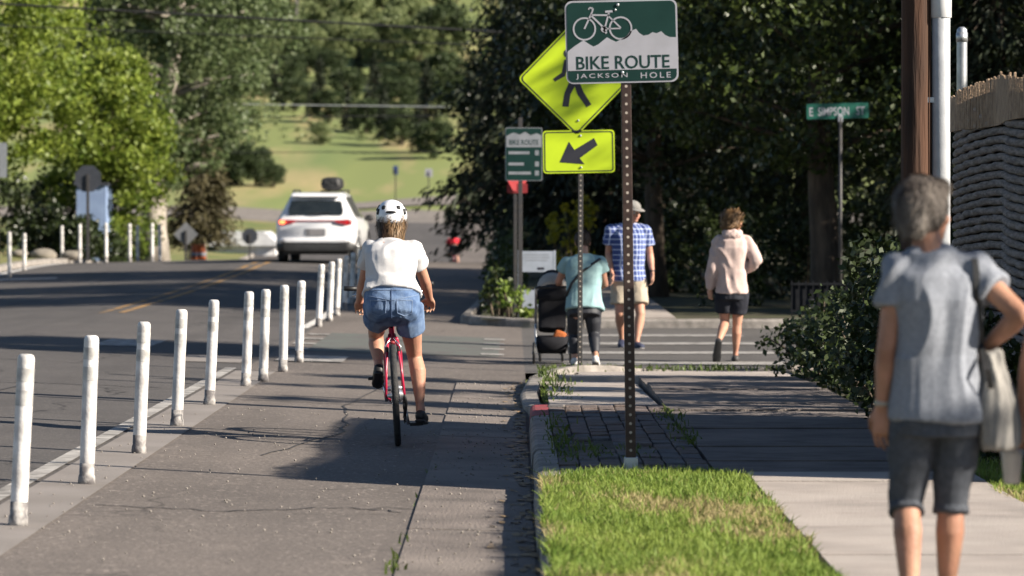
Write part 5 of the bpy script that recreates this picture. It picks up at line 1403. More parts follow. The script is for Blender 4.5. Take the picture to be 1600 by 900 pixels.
t, P, M, top = person('person', 'woman in pale pink hoodie and dark shorts walking away over the crossing', ((px0 - 800) / s, dP, g(2, dP)), J, dict(
    skin=M_SKIN, leg=.95, top=dict(name='hoodie', mat=M_PINK, ease=.022, hem=.02, flare=.004, sleeve=2, sr=.07, fold=.016, fs=(6, 6, 5), seed=7.0),
    bottom=dict(name='shorts', mat=M_NAVY, len=.62, ease=.02, flare=1.3, fold=.008), shoes=(M_DARKP, M_BLACK)), voxel=.009)
hm = MB(); nk = Vector(J['neck'])
hm.ell(nk + Vector((0, -.055, -.005)), (.105, .055, .055)); hm.ell(nk + Vector((-.07, -.01, .012)), (.04, .06, .035)); hm.ell(nk + Vector((.07, -.01, .012)), (.04, .06, .035)); hm.ell(nk + Vector((0, -.07, -.06)), (.06, .03, .05))
remesh('hood', hm, .009, M_PINK, top, 3, .012, (18, 18, 14), 2.0)
hair_strands(P, M, [(0, -.022, .032, .1, .108, .095), (0, -.065, -.02, .088, .06, .075), (.07, -.01, -.01, .03, .055, .06), (-.07, -.01, -.01, .03, .055, .06)], 900, .06, .009, nmat('tawny_hair', (.26, .15, .065), .5, (.11, .058, .025), 30, 5, .4, 140), t, 9, .5, curl=.6)
ph = thing('phone', 'small red phone case in the pink hoodie woman\'s hand', 'phone', t.location)
MB().box(Vector(J['wrL']) + Vector((.01, .06, -.06)), (.014, .075, .10), bev=.005).build('case', nmat('red_case', (.36, .03, .03), .4, (.3, .03, .03), 9), ph)

# ---- man in blue plaid shirt, walking towards the camera
def plaid():
    m = bpy.data.materials.new('blue_plaid_cotton'); m.use_nodes = True; n = m.node_tree.nodes; L = m.node_tree.links; b = n['Principled BSDF']; b.inputs['Roughness'].default_value = .9
    tc = n.new('ShaderNodeTexCoord'); sp = n.new('ShaderNodeSeparateXYZ'); L.new(tc.outputs['Object'], sp.inputs[0])
    def band(o, per, lo, ph=0.0):
        a = n.new('ShaderNodeMath'); a.operation = 'MULTIPLY_ADD'; a.inputs[1].default_value = 1 / per; a.inputs[2].default_value = ph; L.new(o, a.inputs[0])
        f = n.new('ShaderNodeMath'); f.operation = 'FRACT'; L.new(a.outputs[0], f.inputs[0])
        c = n.new('ShaderNodeMath'); c.operation = 'LESS_THAN'; c.inputs[1].default_value = lo; L.new(f.outputs[0], c.inputs[0]); return c.outputs[0]
    ad = n.new('ShaderNodeMath'); ad.operation = 'ADD'; L.new(sp.outputs[0], ad.inputs[0]); L.new(sp.outputs[1], ad.inputs[1])
    def mix(f, c1, c2, fac):
        k = n.new('ShaderNodeMath'); k.operation = 'MULTIPLY'; k.inputs[1].default_value = fac; L.new(f, k.inputs[0])
        q = n.new('ShaderNodeMix'); q.data_type = 'RGBA'; L.new(k.outputs[0], q.inputs[0])
        if isinstance(c1, tuple): q.inputs[6].default_value = (*c1, 1)
        else: L.new(c1, q.inputs[6])
        q.inputs[7].default_value = (*c2, 1); return q.outputs[2]
    c = mix(band(ad.outputs[0], .062, .5), (.07, .12, .34), (.03, .05, .17), .8); c = mix(band(sp.outputs[2], .062, .5), c, (.03, .05, .17), .6)
    c = mix(band(ad.outputs[0], .062, .17, .3), c, (.50, .55, .68), .75); c = mix(band(sp.outputs[2], .062, .17, .3), c, (.50, .55, .68), .75)
    L.new(c, b.inputs['Base Color']); return m
s, px0, base = 131., 982., 549.
KM = lambda px, py, y=0.0: (-(px - px0) / s, y, (base - py) / s)       # mirrored: he faces the camera
M_KHAKI = cloth('khaki_cotton', (.42, .36, .28), (.35, .30, .235)); M_CAP = cloth('grey_cap_cotton', (.26, .25, .235), (.2, .19, .18))
J = dict(head=KM(989, 338, .02), neck=KM(985, 356, -.02), chest=KM(982, 380, 0), pelvis=KM(982, 438, 0), shR=KM(955, 367), shL=KM(1008, 367), elR=KM(951, 402, -.04), wrR=KM(956, 434, .10), elL=KM(1016, 404, -.05), wrL=KM(1019, 432, .05),
         hipR=KM(970, 446), hipL=KM(994, 446), knR=KM(968, 496, .06), knL=KM(1000, 496, .14), anR=KM(972, 536, -.12), anL=KM(994, 539, .22),
         handR=((.05, .5, -.9), (.8, .3, .3), (.2, 1, .3), 1.1, .35), handL=((0, .2, -1), (1, .3, 0), (0, 1, 0), 1.1, .6), toeR=(.05, 1, -.1), toeL=(-.25, 1, .05), yaw=R(35), pitch=R(-8), hipw=.17, waistw=.165, chestw=.175, hipd=.125, waistd=.125, chestd=.13, hs=1.06)
dM = FPX / s
t, P, M, top = person('person', 'man in blue plaid shirt, khaki shorts and gray cap walking towards the camera', ((px0 - 800) / s, dM, g(1.4, dM)), J, dict(
    skin=M_SKIN, k=1.08, top=dict(name='plaid_shirt', mat=plaid(), ease=.028, hem=.06, flare=.012, sleeve=.62, sr=.072, fold=.009, seed=3.0),
    bottom=dict(name='shorts', mat=M_KHAKI, len=.72, ease=.026, flare=1.5, fold=.008), shoes=(nmat('navy_shoe', (.02, .028, .06), .7, (.03, .035, .07), 12), M_SCUFF, 1.08)), R(180), .0095)
hair_strands(P, M, [(0, -.03, .03, .08, .088, .075)], 200, .03, .006, nmat('brown_hair_short', (.06, .035, .02), .6, (.04, .022, .013), 30), t, 12)
cp = MB(); cp.ell(P(0, -.012, .062), (.092, .106, .074), 18, 12, M)
hat = remesh('cap', cp, .009, M_CAP, t, 2, .003, (12, 12, 12))
bm_ = MB(); v_ = []
for k in range(9):
    a_ = R(-62 + 124 * k / 8); v_ += [P(.088 * math.sin(a_), .082 * math.cos(a_), .048), P(.098 * math.sin(a_), .10 * math.cos(a_) + .075 * max(0, math.cos(a_)) ** .6, .03)]
v2 = [p + Vector((0, 0, .006)) for p in v_]
bm_.add(v_ + v2, [(2 * k, 2 * k + 1, 2 * k + 3, 2 * k + 2) for k in range(8)] + [(18 + 2 * k, 18 + 2 * k + 2, 18 + 2 * k + 3, 18 + 2 * k + 1) for k in range(8)] + [(2 * k + 1, 18 + 2 * k + 1, 18 + 2 * k + 3, 2 * k + 3) for k in range(8)])
bm_.build('brim', M_CAP, hat, True)
wv = Vector(J['wrL']).lerp(Vector(J['elL']), .07)
MB().tube([wv + Vector((0, 0, -.015)), wv + Vector((0, 0, .015))], .031, 14).build('watch', M_BLACK, t, True)

# ---- woman in teal top pushing a stroller
s, px0, base = 149., 912., 571.
M_TEAL = cloth('teal_cotton', (.27, .40, .41), (.22, .345, .36)); M_LEG = nmat('black_leggings', (.014, .015, .02), .6, (.022, .023, .03), 12, 4)
J = dict(head=K(911, 378, .26), neck=K(912, 399, .14), chest=K(912, 424, .09), pelvis=K(913, 482, -.03), shL=K(887, 410, .12), shR=K(938, 410, .12), elL=K(873, 440, .22), wrL=K(876, 448, .48), elR=K(946, 444, .2), wrR=K(932, 452, .46),
         hipL=K(900, 484), hipR=K(926, 484), knL=K(897, 522, .10), knR=K(928, 522, .02), anL=K(898, 558, .04), anR=K(930, 555, -.20),
         handL=((.1, 1, -.1), (0, -.2, -1), (1, 0, 0), .95, .9), handR=((-.1, 1, -.1), (0, -.2, -1), (-1, 0, 0), .95, .9), toeR=(.06, 1, -.35), upR=(0, .3, 1), pitch=R(-14), hipw=.172, waistw=.15, chestw=.165, hipd=.13, hs=.98)
dT = FPX / s
t, P, M, top = person('person', 'woman in teal top and black leggings leaning over a stroller at the crossing', ((px0 - 800) / s, dT, g(.75, dT)), J, dict(
    skin=M_SKIN, top=dict(name='top', mat=M_TEAL, ease=.026, hem=.02, flare=.010, sleeve=.42, sr=.068, fold=.014, fs=(6, 6, 5), seed=9.0),
    bottom=dict(name='leggings', mat=M_LEG, len=1.86, ease=.006, flare=1.0, fold=.003), shoes=(M_CUP, M_SCUFF, .95)), voxel=.009)
hb = hair_strands(P, M, [(0, -.022, .03, .085, .1, .092), (0, -.09, .05, .045, .04, .045)], 600, .05, .006, MATS['brown_hair'], t, 14)
stp = [K(938, 404, .06), K(925, 412, -.02), K(908, 425, -.065), K(893, 442, -.09), K(884, 462, -.08)]
MB().tube(stp, .017, 6, True, .35).build('bag_strap', M_BLACK, t, True)
# stroller
sx = (866 - 912) / s
st = thing('stroller', 'dark stroller with pale canopy and orange cargo pushed over the crossing', 'stroller', ((860 - 800) / s, dT + .75, g(.4, dT)))
M_SFAB = cloth('stroller_fabric', (.02, .02, .024)); M_CAN = cloth('canopy_fabric', (.42, .38, .34)); M_ALU = nmat('aluminium', (.55, .56, .58), .35, (.45, .46, .48), 12, metal=.8)
def wheel(parent, c, r, w=.03, name='wheel'):
    wl = MB().ring(c, r - w * .45, w * .5, 24, 8).build(name, M_BLACK, parent, True)
    MB().tube([(c[0] - .012, c[1], c[2]), (c[0] + .012, c[1], c[2])], r * .62, 16).build('rim', M_SFAB, wl)
    MB().tube([(c[0] - .022, c[1], c[2]), (c[0] + .022, c[1], c[2])], .014, 10).build('hub', M_ALU, wl)
for c, r in (((-.17, -.28, .13), .13), ((.22, -.28, .13), .13), ((-.10, .36, .09), .09), ((.14, .36, .09), .09)): wheel(st, c, r)
for x in (-.15, .2):
    f_ = MB().tube([(x, -.5, .90), (x, -.34, .80), (x, .05, .45), (x * .8, .36, .12)], .013, 10).build('frame_tube', M_ALU, st, True)
    MB().tube([(x, -.28, .13), (x, -.1, .45), (x, .05, .46)], .012, 10).build('frame_strut', M_ALU, st, True)
MB().tube([(-.15, -.5, .90), (-.12, -.53, .91), (.17, -.53, .91), (.2, -.5, .90)], .016, 10).build('handlebar', M_BLACK, st, True)
m = MB(); m.loft([sring((.025, -.12 + .1 * f, .42 + .5 * f), (1, 0, 0), (0, 1, .1), .15, .05, 16, 3) for f in (0, .5, 1)]); m.loft([sring((.025, .0 + .25 * f, .42 - .03 * f), (1, 0, 0), (0, 0, 1), .15, .045, 16, 3) for f in (0, .5, 1)])
remesh('seat', m, .014, M_SFAB, st, 3)
for k in range(4):
    c = MB(); rg = []
    for a_ in np.linspace(R(8 + 36 * k), R(8 + 36 * (k + 1)), 4):
        rg.append([Vector((.025 + .165 * math.cos(q), -.06 - .27 * math.sin(a_ - R(55)) * 1.0 + 0, .78 + .33 * math.cos(a_ - R(55)) * (.35 + .65 * math.sin(q)))) for q in np.linspace(0, math.pi, 11)])
    vs_ = [p for r_ in rg for p in r_]; c.add(vs_, [(i * 11 + j, i * 11 + j + 1, (i + 1) * 11 + j + 1, (i + 1) * 11 + j) for i in range(3) for j in range(10)])
    o = c.build('canopy_panel', M_CAN if k % 2 == 0 else M_SFAB, st, True); md = o.modifiers.new('s', 'SOLIDIFY'); md.thickness = .008
m = MB(); m.loft([sring((.025, -.05, z), (1, 0, 0), (0, 1, 0), w, d_, 16, 4) for z, w, d_ in ((.12, .15, .2), (.2, .17, .24), (.32, .175, .25))]); m.build('basket', M_SFAB, st, True)
o = MB().box((.1, -.2, .33), (.13, .16, .12), Matrix.Rotation(.5, 3, 'Y'), .03); o.v = [tuple(Vector(p) + Vector((.015 * mnoise.noise(Vector(p) * 9), 0, .02 * mnoise.noise(Vector(p) * 14)))) for p in o.v]
o = o.build('cargo_bundle', cloth('rust_orange_cloth', (.40, .12, .04)), st, True)
st.scale = (1, 1, .9)

# ---- bicycle
M_PINKF = nmat('crimson_frame_paint', (.42, .018, .055), .3, (.38, .016, .05), 6, 3, coat=.5)
M_TYRE = nmat('tyre_rubber', (.018, .018, .019), .8, (.03, .03, .031), 30, 5, .4, 90)
M_CHROME = nmat('bright_metal', (.6, .6, .62), .25, (.5, .5, .52), 8, metal=.9)
def bicycle(t, framem=M_PINKF):
    """origin at the rear contact patch, rolling toward +Y"""
    WR = .345; A = Vector((0, 0, WR)); Fh = Vector((0, 1.04, WR)); BB = Vector((0, .43, .285)); ST = Vector((0, .22, .80)); HT = Vector((0, .83, .86)); HB = Vector((0, .88, .70))
    for c, n_ in ((A, 'rear'), (Fh, 'front')):
        w = MB().ring(c, WR - .022, .0235, 48, 10).build('wheel', M_TYRE, t, True)
        MB().ring(c, WR - .052, .011, 40, 6).build('rim', M_ALU, w, True)
        sp = MB()
        for k in range(24):
            a_ = 2 * math.pi * k / 24; sd = .028 if k % 2 else -.028
            sp.tube([c + Vector((sd, .018 * math.cos(a_ + .5), .018 * math.sin(a_ + .5))), c + Vector((0, (WR - .05) * math.cos(a_), (WR - .05) * math.sin(a_)))], .0011, 4, False)
        sp.build('spokes', M_CHROME, w)['kind'] = 'stuff'
        MB().tube([c + Vector((-.055, 0, 0)), c + Vector((-.03, 0, 0)), c + Vector((.03, 0, 0)), c + Vector((.055, 0, 0))], [.012, .022, .022, .012], 12).build('hub', M_ALU, w, True)
    fr = MB()
    for a, b, r in ((BB, ST, .016), (ST + Vector((0, .02, -.06)), HT, .017), (BB, HB, .019), (HT + Vector((0, -.015, .06)), HB, .020)): fr.tube([a, b], r, 12)
    fo = fr.build('frame', framem, t, True)
    for x in (-1, 1):
        MB().tube([ST + Vector((x * .016, 0, -.05)), Vector((x * .034, .12, .68)), Vector((x * .052, .06, .52)), A + Vector((x * .062, 0, 0))], [.010, .0105, .0095, .009], 10).build('seat_stay', framem, fo, True)
        MB().tube([BB + Vector((x * .03, 0, 0)), A + Vector((x * .062, 0, 0))], .010, 10).build('chain_stay', framem, fo, True)
        MB().tube([HB + Vector((x * .03, 0, 0)), Fh + Vector((x * .055, 0, .25)), Fh + Vector((x * .058, 0, 0))], [.014, .012, .009], 10).build('fork_blade', framem, fo, True)
        MB().box(Vector((x * .038, .095, .655)), (.016, .05, .035), bev=.004).build('brake_pad', M_BLACK, fo)
        MB().tube([Vector((x * .05, .10, .60)), Vector((x * .055, .10, .67)), Vector((x * .01, .11, .73))], .005, 6).build('brake_arm', M_CHROME, fo, True)
    MB().tube([ST, ST + (ST - BB).normalized() * .10], .0135, 12).build('seat_post', M_BLACK, t, True)
    sa = MB(); sc_ = ST + Vector((0, -.02, .115)); rg = []
    for f, w, h in ((-.13, .045, .02), (-.12, .078, .03), (-.06, .085, .034), (0, .065, .03), (.07, .034, .026), (.13, .022, .02), (.15, .012, .012)): rg.append(sring(sc_ + Vector((0, f, .0)), (1, 0, 0), (0, 0, 1), w, h, 16, 2.4))
    sa.loft(rg).build('saddle', M_BLACK, t, True)
    MB().tube([HT + Vector((0, -.01, .05)), HT + Vector((0, -.03, .15)), HT + Vector((0, .05, .19))], .014, 10).build('stem', M_BLACK, t, True)
    hb_ = HT + Vector((0, .05, .19))
    h = MB().tube([hb_ + Vector((x, -.10 * (abs(x) / .3) ** 1.5, .02 * (abs(x) / .3))) for x in np.linspace(-.30, .30, 13)], .0125, 10).build('handlebar', M_BLACK, t, True)
    for x in (-1, 1):
        MB().tube([hb_ + Vector((x * .2, -.055, .012)), hb_ + Vector((x * .31, -.105, .021))], .017, 10).build('grip', M_BLACK, h, True)
        MB().tube([hb_ + Vector((x * .16, -.03, .0)), hb_ + Vector((x * .17, .02, -.02)), hb_ + Vector((x * .26, -.01, -.035))], .006, 6).build('brake_lever', M_CHROME, h, True)
    cr = MB(); cr.tube([BB + Vector((.05, 0, 0)), BB + Vector((.056, 0, 0))], .085, 28); ck = cr.build('chainring', M_BLACK, t)
    for x, sg in ((1, -1), (-1, 1)):
        e = BB + Vector((x * .075, sg * .10, sg * .14)) if False else BB + Vector((x * .08, sg * .05, sg * .163))
        MB().tube([BB + Vector((x * .06, 0, 0)), e], .011, 8).build('crank_arm', M_CHROME, t, True)
        MB().box(e + Vector((x * .055, 0, 0)), (.09, .08, .022), bev=.005).build('pedal', M_BLACK, t)
    MB().tube([A + Vector((.03, 0, 0)), A + Vector((.052, 0, 0))], [.05, .03], 20).build('sprocket', M_CHROME, t)
    dr = MB().tube([A + Vector((.06, .0, 0)), A + Vector((.07, .04, -.06)), A + Vector((.055, .05, -.16))], .012, 8).build('derailleur', M_BLACK, t, True)
    for p in (A + Vector((.055, .045, -.075)), A + Vector((.055, .06, -.165))): MB().tube([p - Vector((.008, 0, 0)), p + Vector((.008, 0, 0))], .026, 14).build('jockey_wheel', M_BLACK, dr)
    ch = MB()
    for z in (1, -1): ch.tube([A + Vector((.052, 0, .045 * z if z > 0 else -.19)), BB + Vector((.053, 0, .083 * z))], .005, 5)
    ch.build('chain', M_BLACK, t)
    MB().ell(Vector((0, .06, .70)), (.018, .01, .012), 10, 6).build('reflector', M_SRED, t, True)
    for c in (A, Fh): pass
    return t
s = 227.; dB = FPX / s; xB = (622 - 800) / s
pB = gp(622, 697)
bike = thing('bicycle', 'crimson framed bicycle ridden away from the camera in the bike lane', 'bicycle', (pB.x, pB.y, pB.z), (0, R(-3.2), R(2.0)))
bicycle(bike)

px0, base = 622., 697.
M_WTEE = cloth('white_cotton', (.60, .585, .585), (.54, .53, .535))
M_DENIM = nmat('light_denim', (.13, .20, .34), .9, (.075, .125, .24), 22, 7, .5, 240, spec=.12, col3=(.24, .32, .45), scale3=5.0)
M_HAIRB = nmat('streaked_brown_hair', (.10, .055, .026), .45, (.04, .021, .012), 60, 5, .3, 200, stretch=(1, 1, .12), col3=(.30, .185, .085), scale3=9)
J = dict(head=K(609, 354, .42), neck=K(609, 383, .30), chest=K(609, 412, .20), pelvis=K(612, 480, .11), shL=K(579, 396, .30), shR=K(643, 396, .30),
         elL=K(565, 446, .50), wrL=K(556, 478, .70), elR=K(660, 444, .50), wrR=K(667, 474, .70),
         hipL=K(591, 488, .16), hipR=K(637, 490, .16), knL=K(583, 532, .60), knR=K(645, 562, .42), anL=K(589, 577, .40), anR=K(655, 645, .31),
         handL=((0, .75, -.35), (.2, -.4, -1), (1, .2, 0), 1.0, 1.0), handR=((0, .75, -.35), (-.2, -.4, -1), (-1, .2, 0), 1.0, 1.0),
         calfR=(.012, -.030, 0), toeL=(-.06, .9, -.42), upL=(0, .4, .9), toeR=(.08, 1, -.12), hipw=.178, waistw=.15, chestw=.162, hipd=.135, waistd=.11, chestd=.12, pitch=R(-4))
rider, P, M, top = person('person', 'rider in white t-shirt, denim shorts and white helmet on the crimson bicycle', (pB.x, pB.y, pB.z), J, dict(
    skin=M_SKIN, leg=1.0, top=dict(name='t_shirt', mat=M_WTEE, ease=.017, hem=-.07, flare=.010, sleeve=.50, sr=.064, fold=.013, fs=(5, 5, 7), seed=5.5),
    bottom=dict(name='denim_shorts', mat=M_DENIM, len=.40, ease=.014, flare=1.6, fold=.007, rise=.125), shoes=(M_BLACK, M_BLACK, .95), shoe_name='sandal'), R(0), .0075)
# denim details: back pockets, centre seam
bs = [c for c in rider.children if c.name.startswith('denim')][0]
M_STITCH = nmat('denim_seam', (.24, .31, .44), .9, (.16, .22, .34), 30); M_DENIMD = nmat('denim_fold_dark', (.06, .095, .18), .9, (.05, .08, .15), 30)
kz = lambda py: (697 - py) / 227.; kx = lambda px: (px - 622) / 227.
ln_ = lambda a, b, n=12: [(kx(a[0] + (b[0] - a[0]) * i / n), kz(a[1] + (b[1] - a[1]) * i / n)) for i in range(n + 1)]
drape(bs, 'centre_seam', M_DENIMD, ln_((612, 456), (612, 500)), .003)
drape(bs, 'yoke_seam', M_STITCH, ln_((574, 466), (612, 473)) + ln_((612, 473), (652, 465)), .002)
drape(bs, 'waistband_edge', M_STITCH, ln_((574, 458), (652, 457)), .0025)
for a in (-1, 1):
    c = 612 + a * 20
    drape(bs, 'pocket_seam', M_STITCH, ln_((c - 12, 473), (c - 11, 492)) + ln_((c - 11, 492), (c, 497)) + ln_((c, 497), (c + 11, 492)) + ln_((c + 11, 492), (c + 12, 473)) + ln_((c + 12, 473), (c - 12, 473)), .0022)
hair_strands(P, M, [(0, -.04, -.01, .078, .078, .085), (0, -.10, -.10, .066, .045, .085), (.02, -.125, -.17, .06, .036, .07), (-.03, -.12, -.17, .055, .032, .08), (-.02, -.15, -.225, .062, .03, .05)], 4200, .13, .0028, M_HAIRB, rider, 21, 1.2, curl=.25)
# helmet, worn: a shell with ribs and dark vents
hl = thing('bicycle_helmet', 'white vented bicycle helmet on the rider\'s head', 'helmet', rider.location)
M_HEL = nmat('helmet_white', (.74, .74, .76), .35, (.68, .68, .7), 6, 3, coat=.4)
HM = M @ Matrix.Rotation(R(6), 3, 'X')
hs_ = MB(); rg = []
cH = P(0, -.015, .046)
for th in np.linspace(R(4), R(108), 13):
    ring_ = []
    for k in range(36):
        a_ = 2 * math.pi * k / 36; r = 1 + .018 * math.cos(a_ * 6)
        ring_.append(cH + HM @ Vector((.106 * r * math.sin(th) * math.cos(a_), .134 * r * math.sin(th) * math.sin(a_), .112 * math.cos(th) + (.012 * math.sin(a_) if th > 1.4 else 0))))
    rg.append(ring_)
shell = hs_.loft(rg).build('shell', M_HEL, hl, True)
def surf(az, th, off=1.0):
    return cH + HM @ Vector((.106 * off * math.sin(th) * math.cos(az), .134 * off * math.sin(th) * math.sin(az), .112 * off * math.cos(th)))
for az, th, w, h in ((-90, 74, .075, .016), (-124, 58, .032, .034), (-56, 58, .032, .034), (-152, 74, .026, .045), (-28, 74, .026, .045), (-175, 60, .03, .05), (-5, 60, .03, .05), (90, 55, .04, .05), (60, 50, .03, .05), (120, 50, .03, .05)):
    a_, q = R(az), R(th); c = surf(a_, q, 1.012); n_ = (surf(a_, q, 1.1) - c).normalized(); r_ = Vector((0, 0, 1)).cross(n_).normalized(); u_ = n_.cross(r_)
    MB().loft([sring(c - n_ * .012, r_, u_, w / 2, h / 2, 14, 2.6), sring(c + n_ * .0035, r_, u_, w / 2 * .9, h / 2 * .9, 14, 2.6)]).build('vent', M_BLACK, shell, True)
MB().tube([surf(R(-90 + k * 30), R(104), .97) for k in range(-4, 5)], .006, 8).build('rim_pad', M_BLACK, hl, True)

# ---- distant rider in red
dR = 150.; xR = (712 - 800) / FPX * dR; zR = g(xR, dR)
b2 = copy_tree(bike); b2.location = (xR, dR, zR); b2.rotation_euler = (0, 0, R(8)); b2['label'] = 'dark bicycle of the distant rider in red'
for c in list(b2.children):
    if c.name.startswith('frame'):
        c.data = c.data.copy(); c.data.materials[0] = M_BLACK
s, px0, base = 227., 622., 697.
J2 = dict(J); J2.update(head=(-.03, .55, 1.36), neck=(-.03, .43, 1.27), chest=(-.03, .30, 1.18), shL=(-.2, .42, 1.22), shR=(.14, .42, 1.22), wrL=(-.28, .74, 1.02), elL=(-.27, .58, 1.08), elR=(.2, .58, 1.08), wrR=(.22, .74, 1.02))
M_REDT = cloth('red_jersey', (.50, .025, .04))
r2, P, M, top = person('person', 'distant rider in red shirt bent over a bicycle in the shade', (xR, dR, zR), J2, dict(
    skin=M_SKIN, top=dict(name='t_shirt', mat=M_REDT, ease=.035, hem=-.06, flare=.012, sleeve=.7, sr=.08), bottom=dict(name='shorts', mat=M_NAVY, len=.7, ease=.015), shoes=(M_BLACK, M_BLACK)), R(8), .016)
cp = MB().ell(P(0, -.015, .05), (.1, .125, .09), 16, 10, M).build('helmet', M_BLACK, r2, True)
# ================================================================ CAR
M_CARW = nmat('car_paint_white', (.74, .74, .76), .28, (.71, .71, .73), 3, 3, coat=.7)
M_CARG = nmat('car_glass', (.012, .016, .018), .06, (.02, .025, .027), 3, 3, spec=.7)
M_CARB = nmat('car_cladding', (.016, .016, .017), .6, (.024, .024, .025), 16, 4, .2, 90)
M_TAIL = nmat('tail_lamp_red', (.40, .012, .015), .15, (.34, .01, .012), 8, 3, coat=.6)
M_BRAKE = nmat('brake_lamp_lit', (.75, .06, .03), .2, emit=((1.0, .16, .05), 2.2))
ST_ = np.array([[0.0, .46, .98, 1.01, .76, .83, .70], [.05, .36, 1.00, 1.10, .84, .89, .70], [.20, .32, 1.01, 1.36, .89, .925, .65], [.36, .31, 1.02, 1.57, .90, .93, .60], [.7, .30, 1.02, 1.62, .90, .93, .61], [1.6, .28, 1.01, 1.64, .90, .93, .62], [2.5, .28, 1.00, 1.58, .90, .93, .60], [3.0, .28, .99, 1.36, .90, .925, .60], [3.35, .28, .97, 1.06, .90, .92, .66], [4.05, .30, .88, .96, .88, .89, .68], [4.35, .34, .74, .82, .78, .80, .60], [4.45, .42, .66, .70, .66, .68, .5]])
def csec(y): return [np.interp(y, ST_[:, 0], ST_[:, k]) for k in range(1, 7)]
def chalf(y):
    zb, zl, zt, wl, wb, wt = csec(y)
    return [(0, zb), (wl * .82, zb), (wl, zb + .1), (wb + .005, zb + (zl - zb) * .5), (wb, zl - .06), (wb - .035, zl + .012), ((wb + wt) / 2 - .015, (zl + zt) / 2), (wt + .02, zt - .05), (wt - .06, zt - .004), (wt * .4, zt + .012), (0, zt + .014)]
def cpt(y, f, off=.006):
    h = chalf(y)[5:8]; f = min(max(f, 0), 1) * 2; i = min(1, int(f)); f -= i
    return (h[i][0] * (1 - f) + h[i + 1][0] * f + off, y, h[i][1] * (1 - f) + h[i + 1][1] * f)
xC, yC = -4.52, 88.3
car = thing('car', 'white suv driving away on the road with lit left tail lamp', 'car', (xC, yC, g(xC, yC)), (R(.2), 0, R(-2.6)))
rings = []
for y in (0, .02, .05, .12, .2, .28, .36, .5, .7, 1.1, 1.6, 2.1, 2.5, 2.75, 3.0, 3.18, 3.35, 3.7, 4.05, 4.2, 4.35, 4.45):
    h = chalf(y); rings.append([Vector((x, y, z)) for x, z in h] + [Vector((-x, y, z)) for x, z in reversed(h[1:-1])])
body = MB().loft(rings).build('body', M_CARW, car, True)
# rear window, curved glass lying on the hatch
def rear(x, z, off):
    y = np.interp(z, [1.01, 1.10, 1.36, 1.57], [0.0, .05, .20, .36]); return (x, y - off - .05 * (1 - (x / .7) ** 2) * .5, z)
v_ = []; nx_, nz_ = 13, 4
for j in range(nz_):
    for i in range(nx_):
        f = j / (nz_ - 1); w = .665 - .085 * f - (.05 if j == 0 else 0); x = -w + 2 * w * i / (nx_ - 1); v_.append(rear(x, 1.115 + .325 * f + .015 * (1 - (x / .6) ** 2), .018))
MB().add(v_, [(j * nx_ + i, j * nx_ + i + 1, (j + 1) * nx_ + i + 1, (j + 1) * nx_ + i) for j in range(nz_ - 1) for i in range(nx_ - 1)]).build('rear_window', M_CARG, car, True)
MB().tube([(-.18, .02, 1.13), (.02, .0, 1.15), (.34, .015, 1.17)], .010, 6).build('wiper', M_CARB, car)
rgs = []
for y, z, h in ((.17, 1.545, .012), (.22, 1.56, .03), (.4, 1.60, .03), (.55, 1.63, .01)): rgs.append(sring((0, y, z), (1, 0, 0), (0, 0, 1), .59, h, 20, 5))
MB().loft(rgs).build('spoiler', M_CARW, car, True)
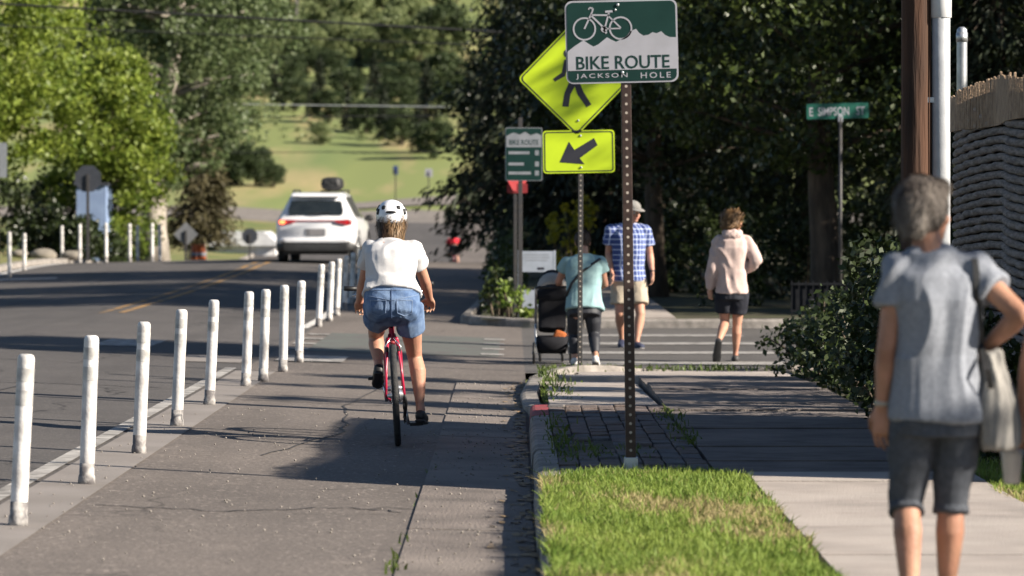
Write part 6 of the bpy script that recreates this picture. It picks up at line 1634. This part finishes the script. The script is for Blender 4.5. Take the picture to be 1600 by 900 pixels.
for sx, nm in ((-1, 'left'), (1, 'right')):
    v_ = []
    for y in np.linspace(.52, 2.98, 9):
        for f in (.08, .5, .92): p = cpt(y, f, .008); v_.append((sx * p[0], p[1], p[2]))
    MB().add(v_, [(3 * i + k, 3 * i + 3 + k, 3 * i + 4 + k, 3 * i + 1 + k) for i in range(8) for k in range(2)]).build('side_window', M_CARG, car, True)
    for y in (1.0, 1.85): 
        a_, b_ = cpt(y, 0, .012), cpt(y, 1, .012); MB().tube([(sx * a_[0], a_[1], a_[2]), (sx * b_[0], b_[1], b_[2])], .02, 6).build('pillar', M_CARB, car)
    # lamps
    lamp = MB(); lamp.loft([[Vector((sx * x, y, z)) for x, y, z in q] for q in (((.86, .10, .90), (.86, .10, 1.00), (.845, .02, 1.015), (.845, .0, .90)), ((.70, -.018, .90), (.70, .0, 1.01), (.70, -.022, 1.015), (.70, -.03, .895)), ((.46, -.024, .955), (.46, 0, 1.0), (.46, -.026, 1.0), (.46, -.032, .95)))])
    lm = lamp.build('tail_lamp', M_TAIL, car)
    if sx < 0: MB().ell((-.765, -.028, .955), (.075, .018, .045), 14, 8).build('lit_lens', M_BRAKE, lm, True)
    else: MB().ell((.80, -.008, .955), (.025, .018, .03), 12, 8).build('lens', M_TAIL, lm, True)
    MB().box((sx * .66, -.012, .50), (.22, .03, .035), bev=.008).build('reflector', M_CARB, car)
    # mirror
    mr_ = MB().ell((sx * 1.02, 2.72, 1.04), (.11, .075, .08), 14, 8).build('mirror', M_CARB, car, True)
    MB().tube([(sx * .90, 2.74, 1.0), (sx * .98, 2.72, 1.02)], .03, 8).build('mirror_stalk', M_CARB, mr_)
    MB().tube([(sx * .56, .55, 1.63), (sx * .58, .75, 1.685), (sx * .58, 2.2, 1.685), (sx * .56, 2.4, 1.61)], .02, 8).build('roof_rail', M_CARB, car, True)
    for y in (.78, 3.52):
        w = MB().tube([(sx * .72, y, .345), (sx * .735, y, .345), (sx * .90, y, .345), (sx * .925, y, .345)], [.31, .345, .345, .31], 28).build('wheel', M_TYRE, car, True)
        MB().tube([(sx * .915, y, .345), (sx * .93, y, .345)], [.22, .21], 20).build('rim', M_ALU, w)
        ar = MB()
        for k in range(12):
            a0, a1 = R(-8 + 196 * k / 12), R(-8 + 196 * (k + 1) / 12)
            ar.loft([[Vector((sx * x, y + r * math.cos(a), .345 + r * math.sin(a))) for x, r in ((.885, .36), (.942, .37), (.942, .42), (.885, .43))] for a in (a0, a1)])
        ar.build('wheel_arch', M_CARB, car)
    MB().box((sx * .905, 2.15, .33), (.06, 2.0, .12), bev=.02).build('side_sill', M_CARB, car)
    MB().box((sx * .925, 1.42, .84), (.025, .2, .03), bev=.008).build('door_handle', M_CARW, car)
MB().loft([sring((0, y, .385), (1, 0, 0), (0, 0, 1), w, .115, 24, 5) for y, w in ((-.035, .70), (-.03, .80), (.05, .87), (.16, .90))]).build('rear_bumper', M_CARB, car, True)
MB().loft([sring((0, y, .54), (1, 0, 0), (0, 0, 1), w, .055, 24, 5) for y, w in ((-.045, .68), (-.04, .78), (.04, .862), (.12, .90))]).build('bumper_band', M_CARW, car, True)
MB().box((0, -.008, .985), (.94, .03, .022), bev=.006).build('light_bar', M_TAIL, car)
pl = MB().box((0, -.006, .72), (.46, .02, .17), bev=.01).build('plate_recess', nmat('recess_grey', (.22, .22, .23), .5, (.18, .18, .19), 8), car)
MB().box((0, -.02, .72), (.30, .008, .15), bev=.003).build('plate', nmat('plate_dull', (.25, .24, .25), .5, (.2, .19, .2), 30), pl)
for x in (-.5, .5): MB().tube([(x, -.03, .33), (x, .1, .33)], .035, 12).build('exhaust', M_CHROME, car)
MB().box((0, 1.9, .26), (1.5, 3.6, .1)).build('underbody', M_CARB, car)
cargo = thing('roof_bag', 'black cargo bag strapped on the white car\'s roof', 'bag', (xC, yC, g(xC, yC)), car.rotation_euler)
m = MB(); m.loft([sring((.28, y, 1.84), (1, 0, 0), (0, 0, 1), w, h, 20, 3.5) for y, w, h in ((.75, .16, .10), (.8, .22, .135), (1.2, .235, .15), (1.7, .22, .14), (1.75, .15, .09))])
remesh('bag_shell', m, .02, M_CARB, cargo, 3, .015, (6, 6, 6))
for y in (.95, 1.5): MB().box((.28, y, 1.675), (.5, .05, .03)).build('strap_bar', M_CARB, cargo)
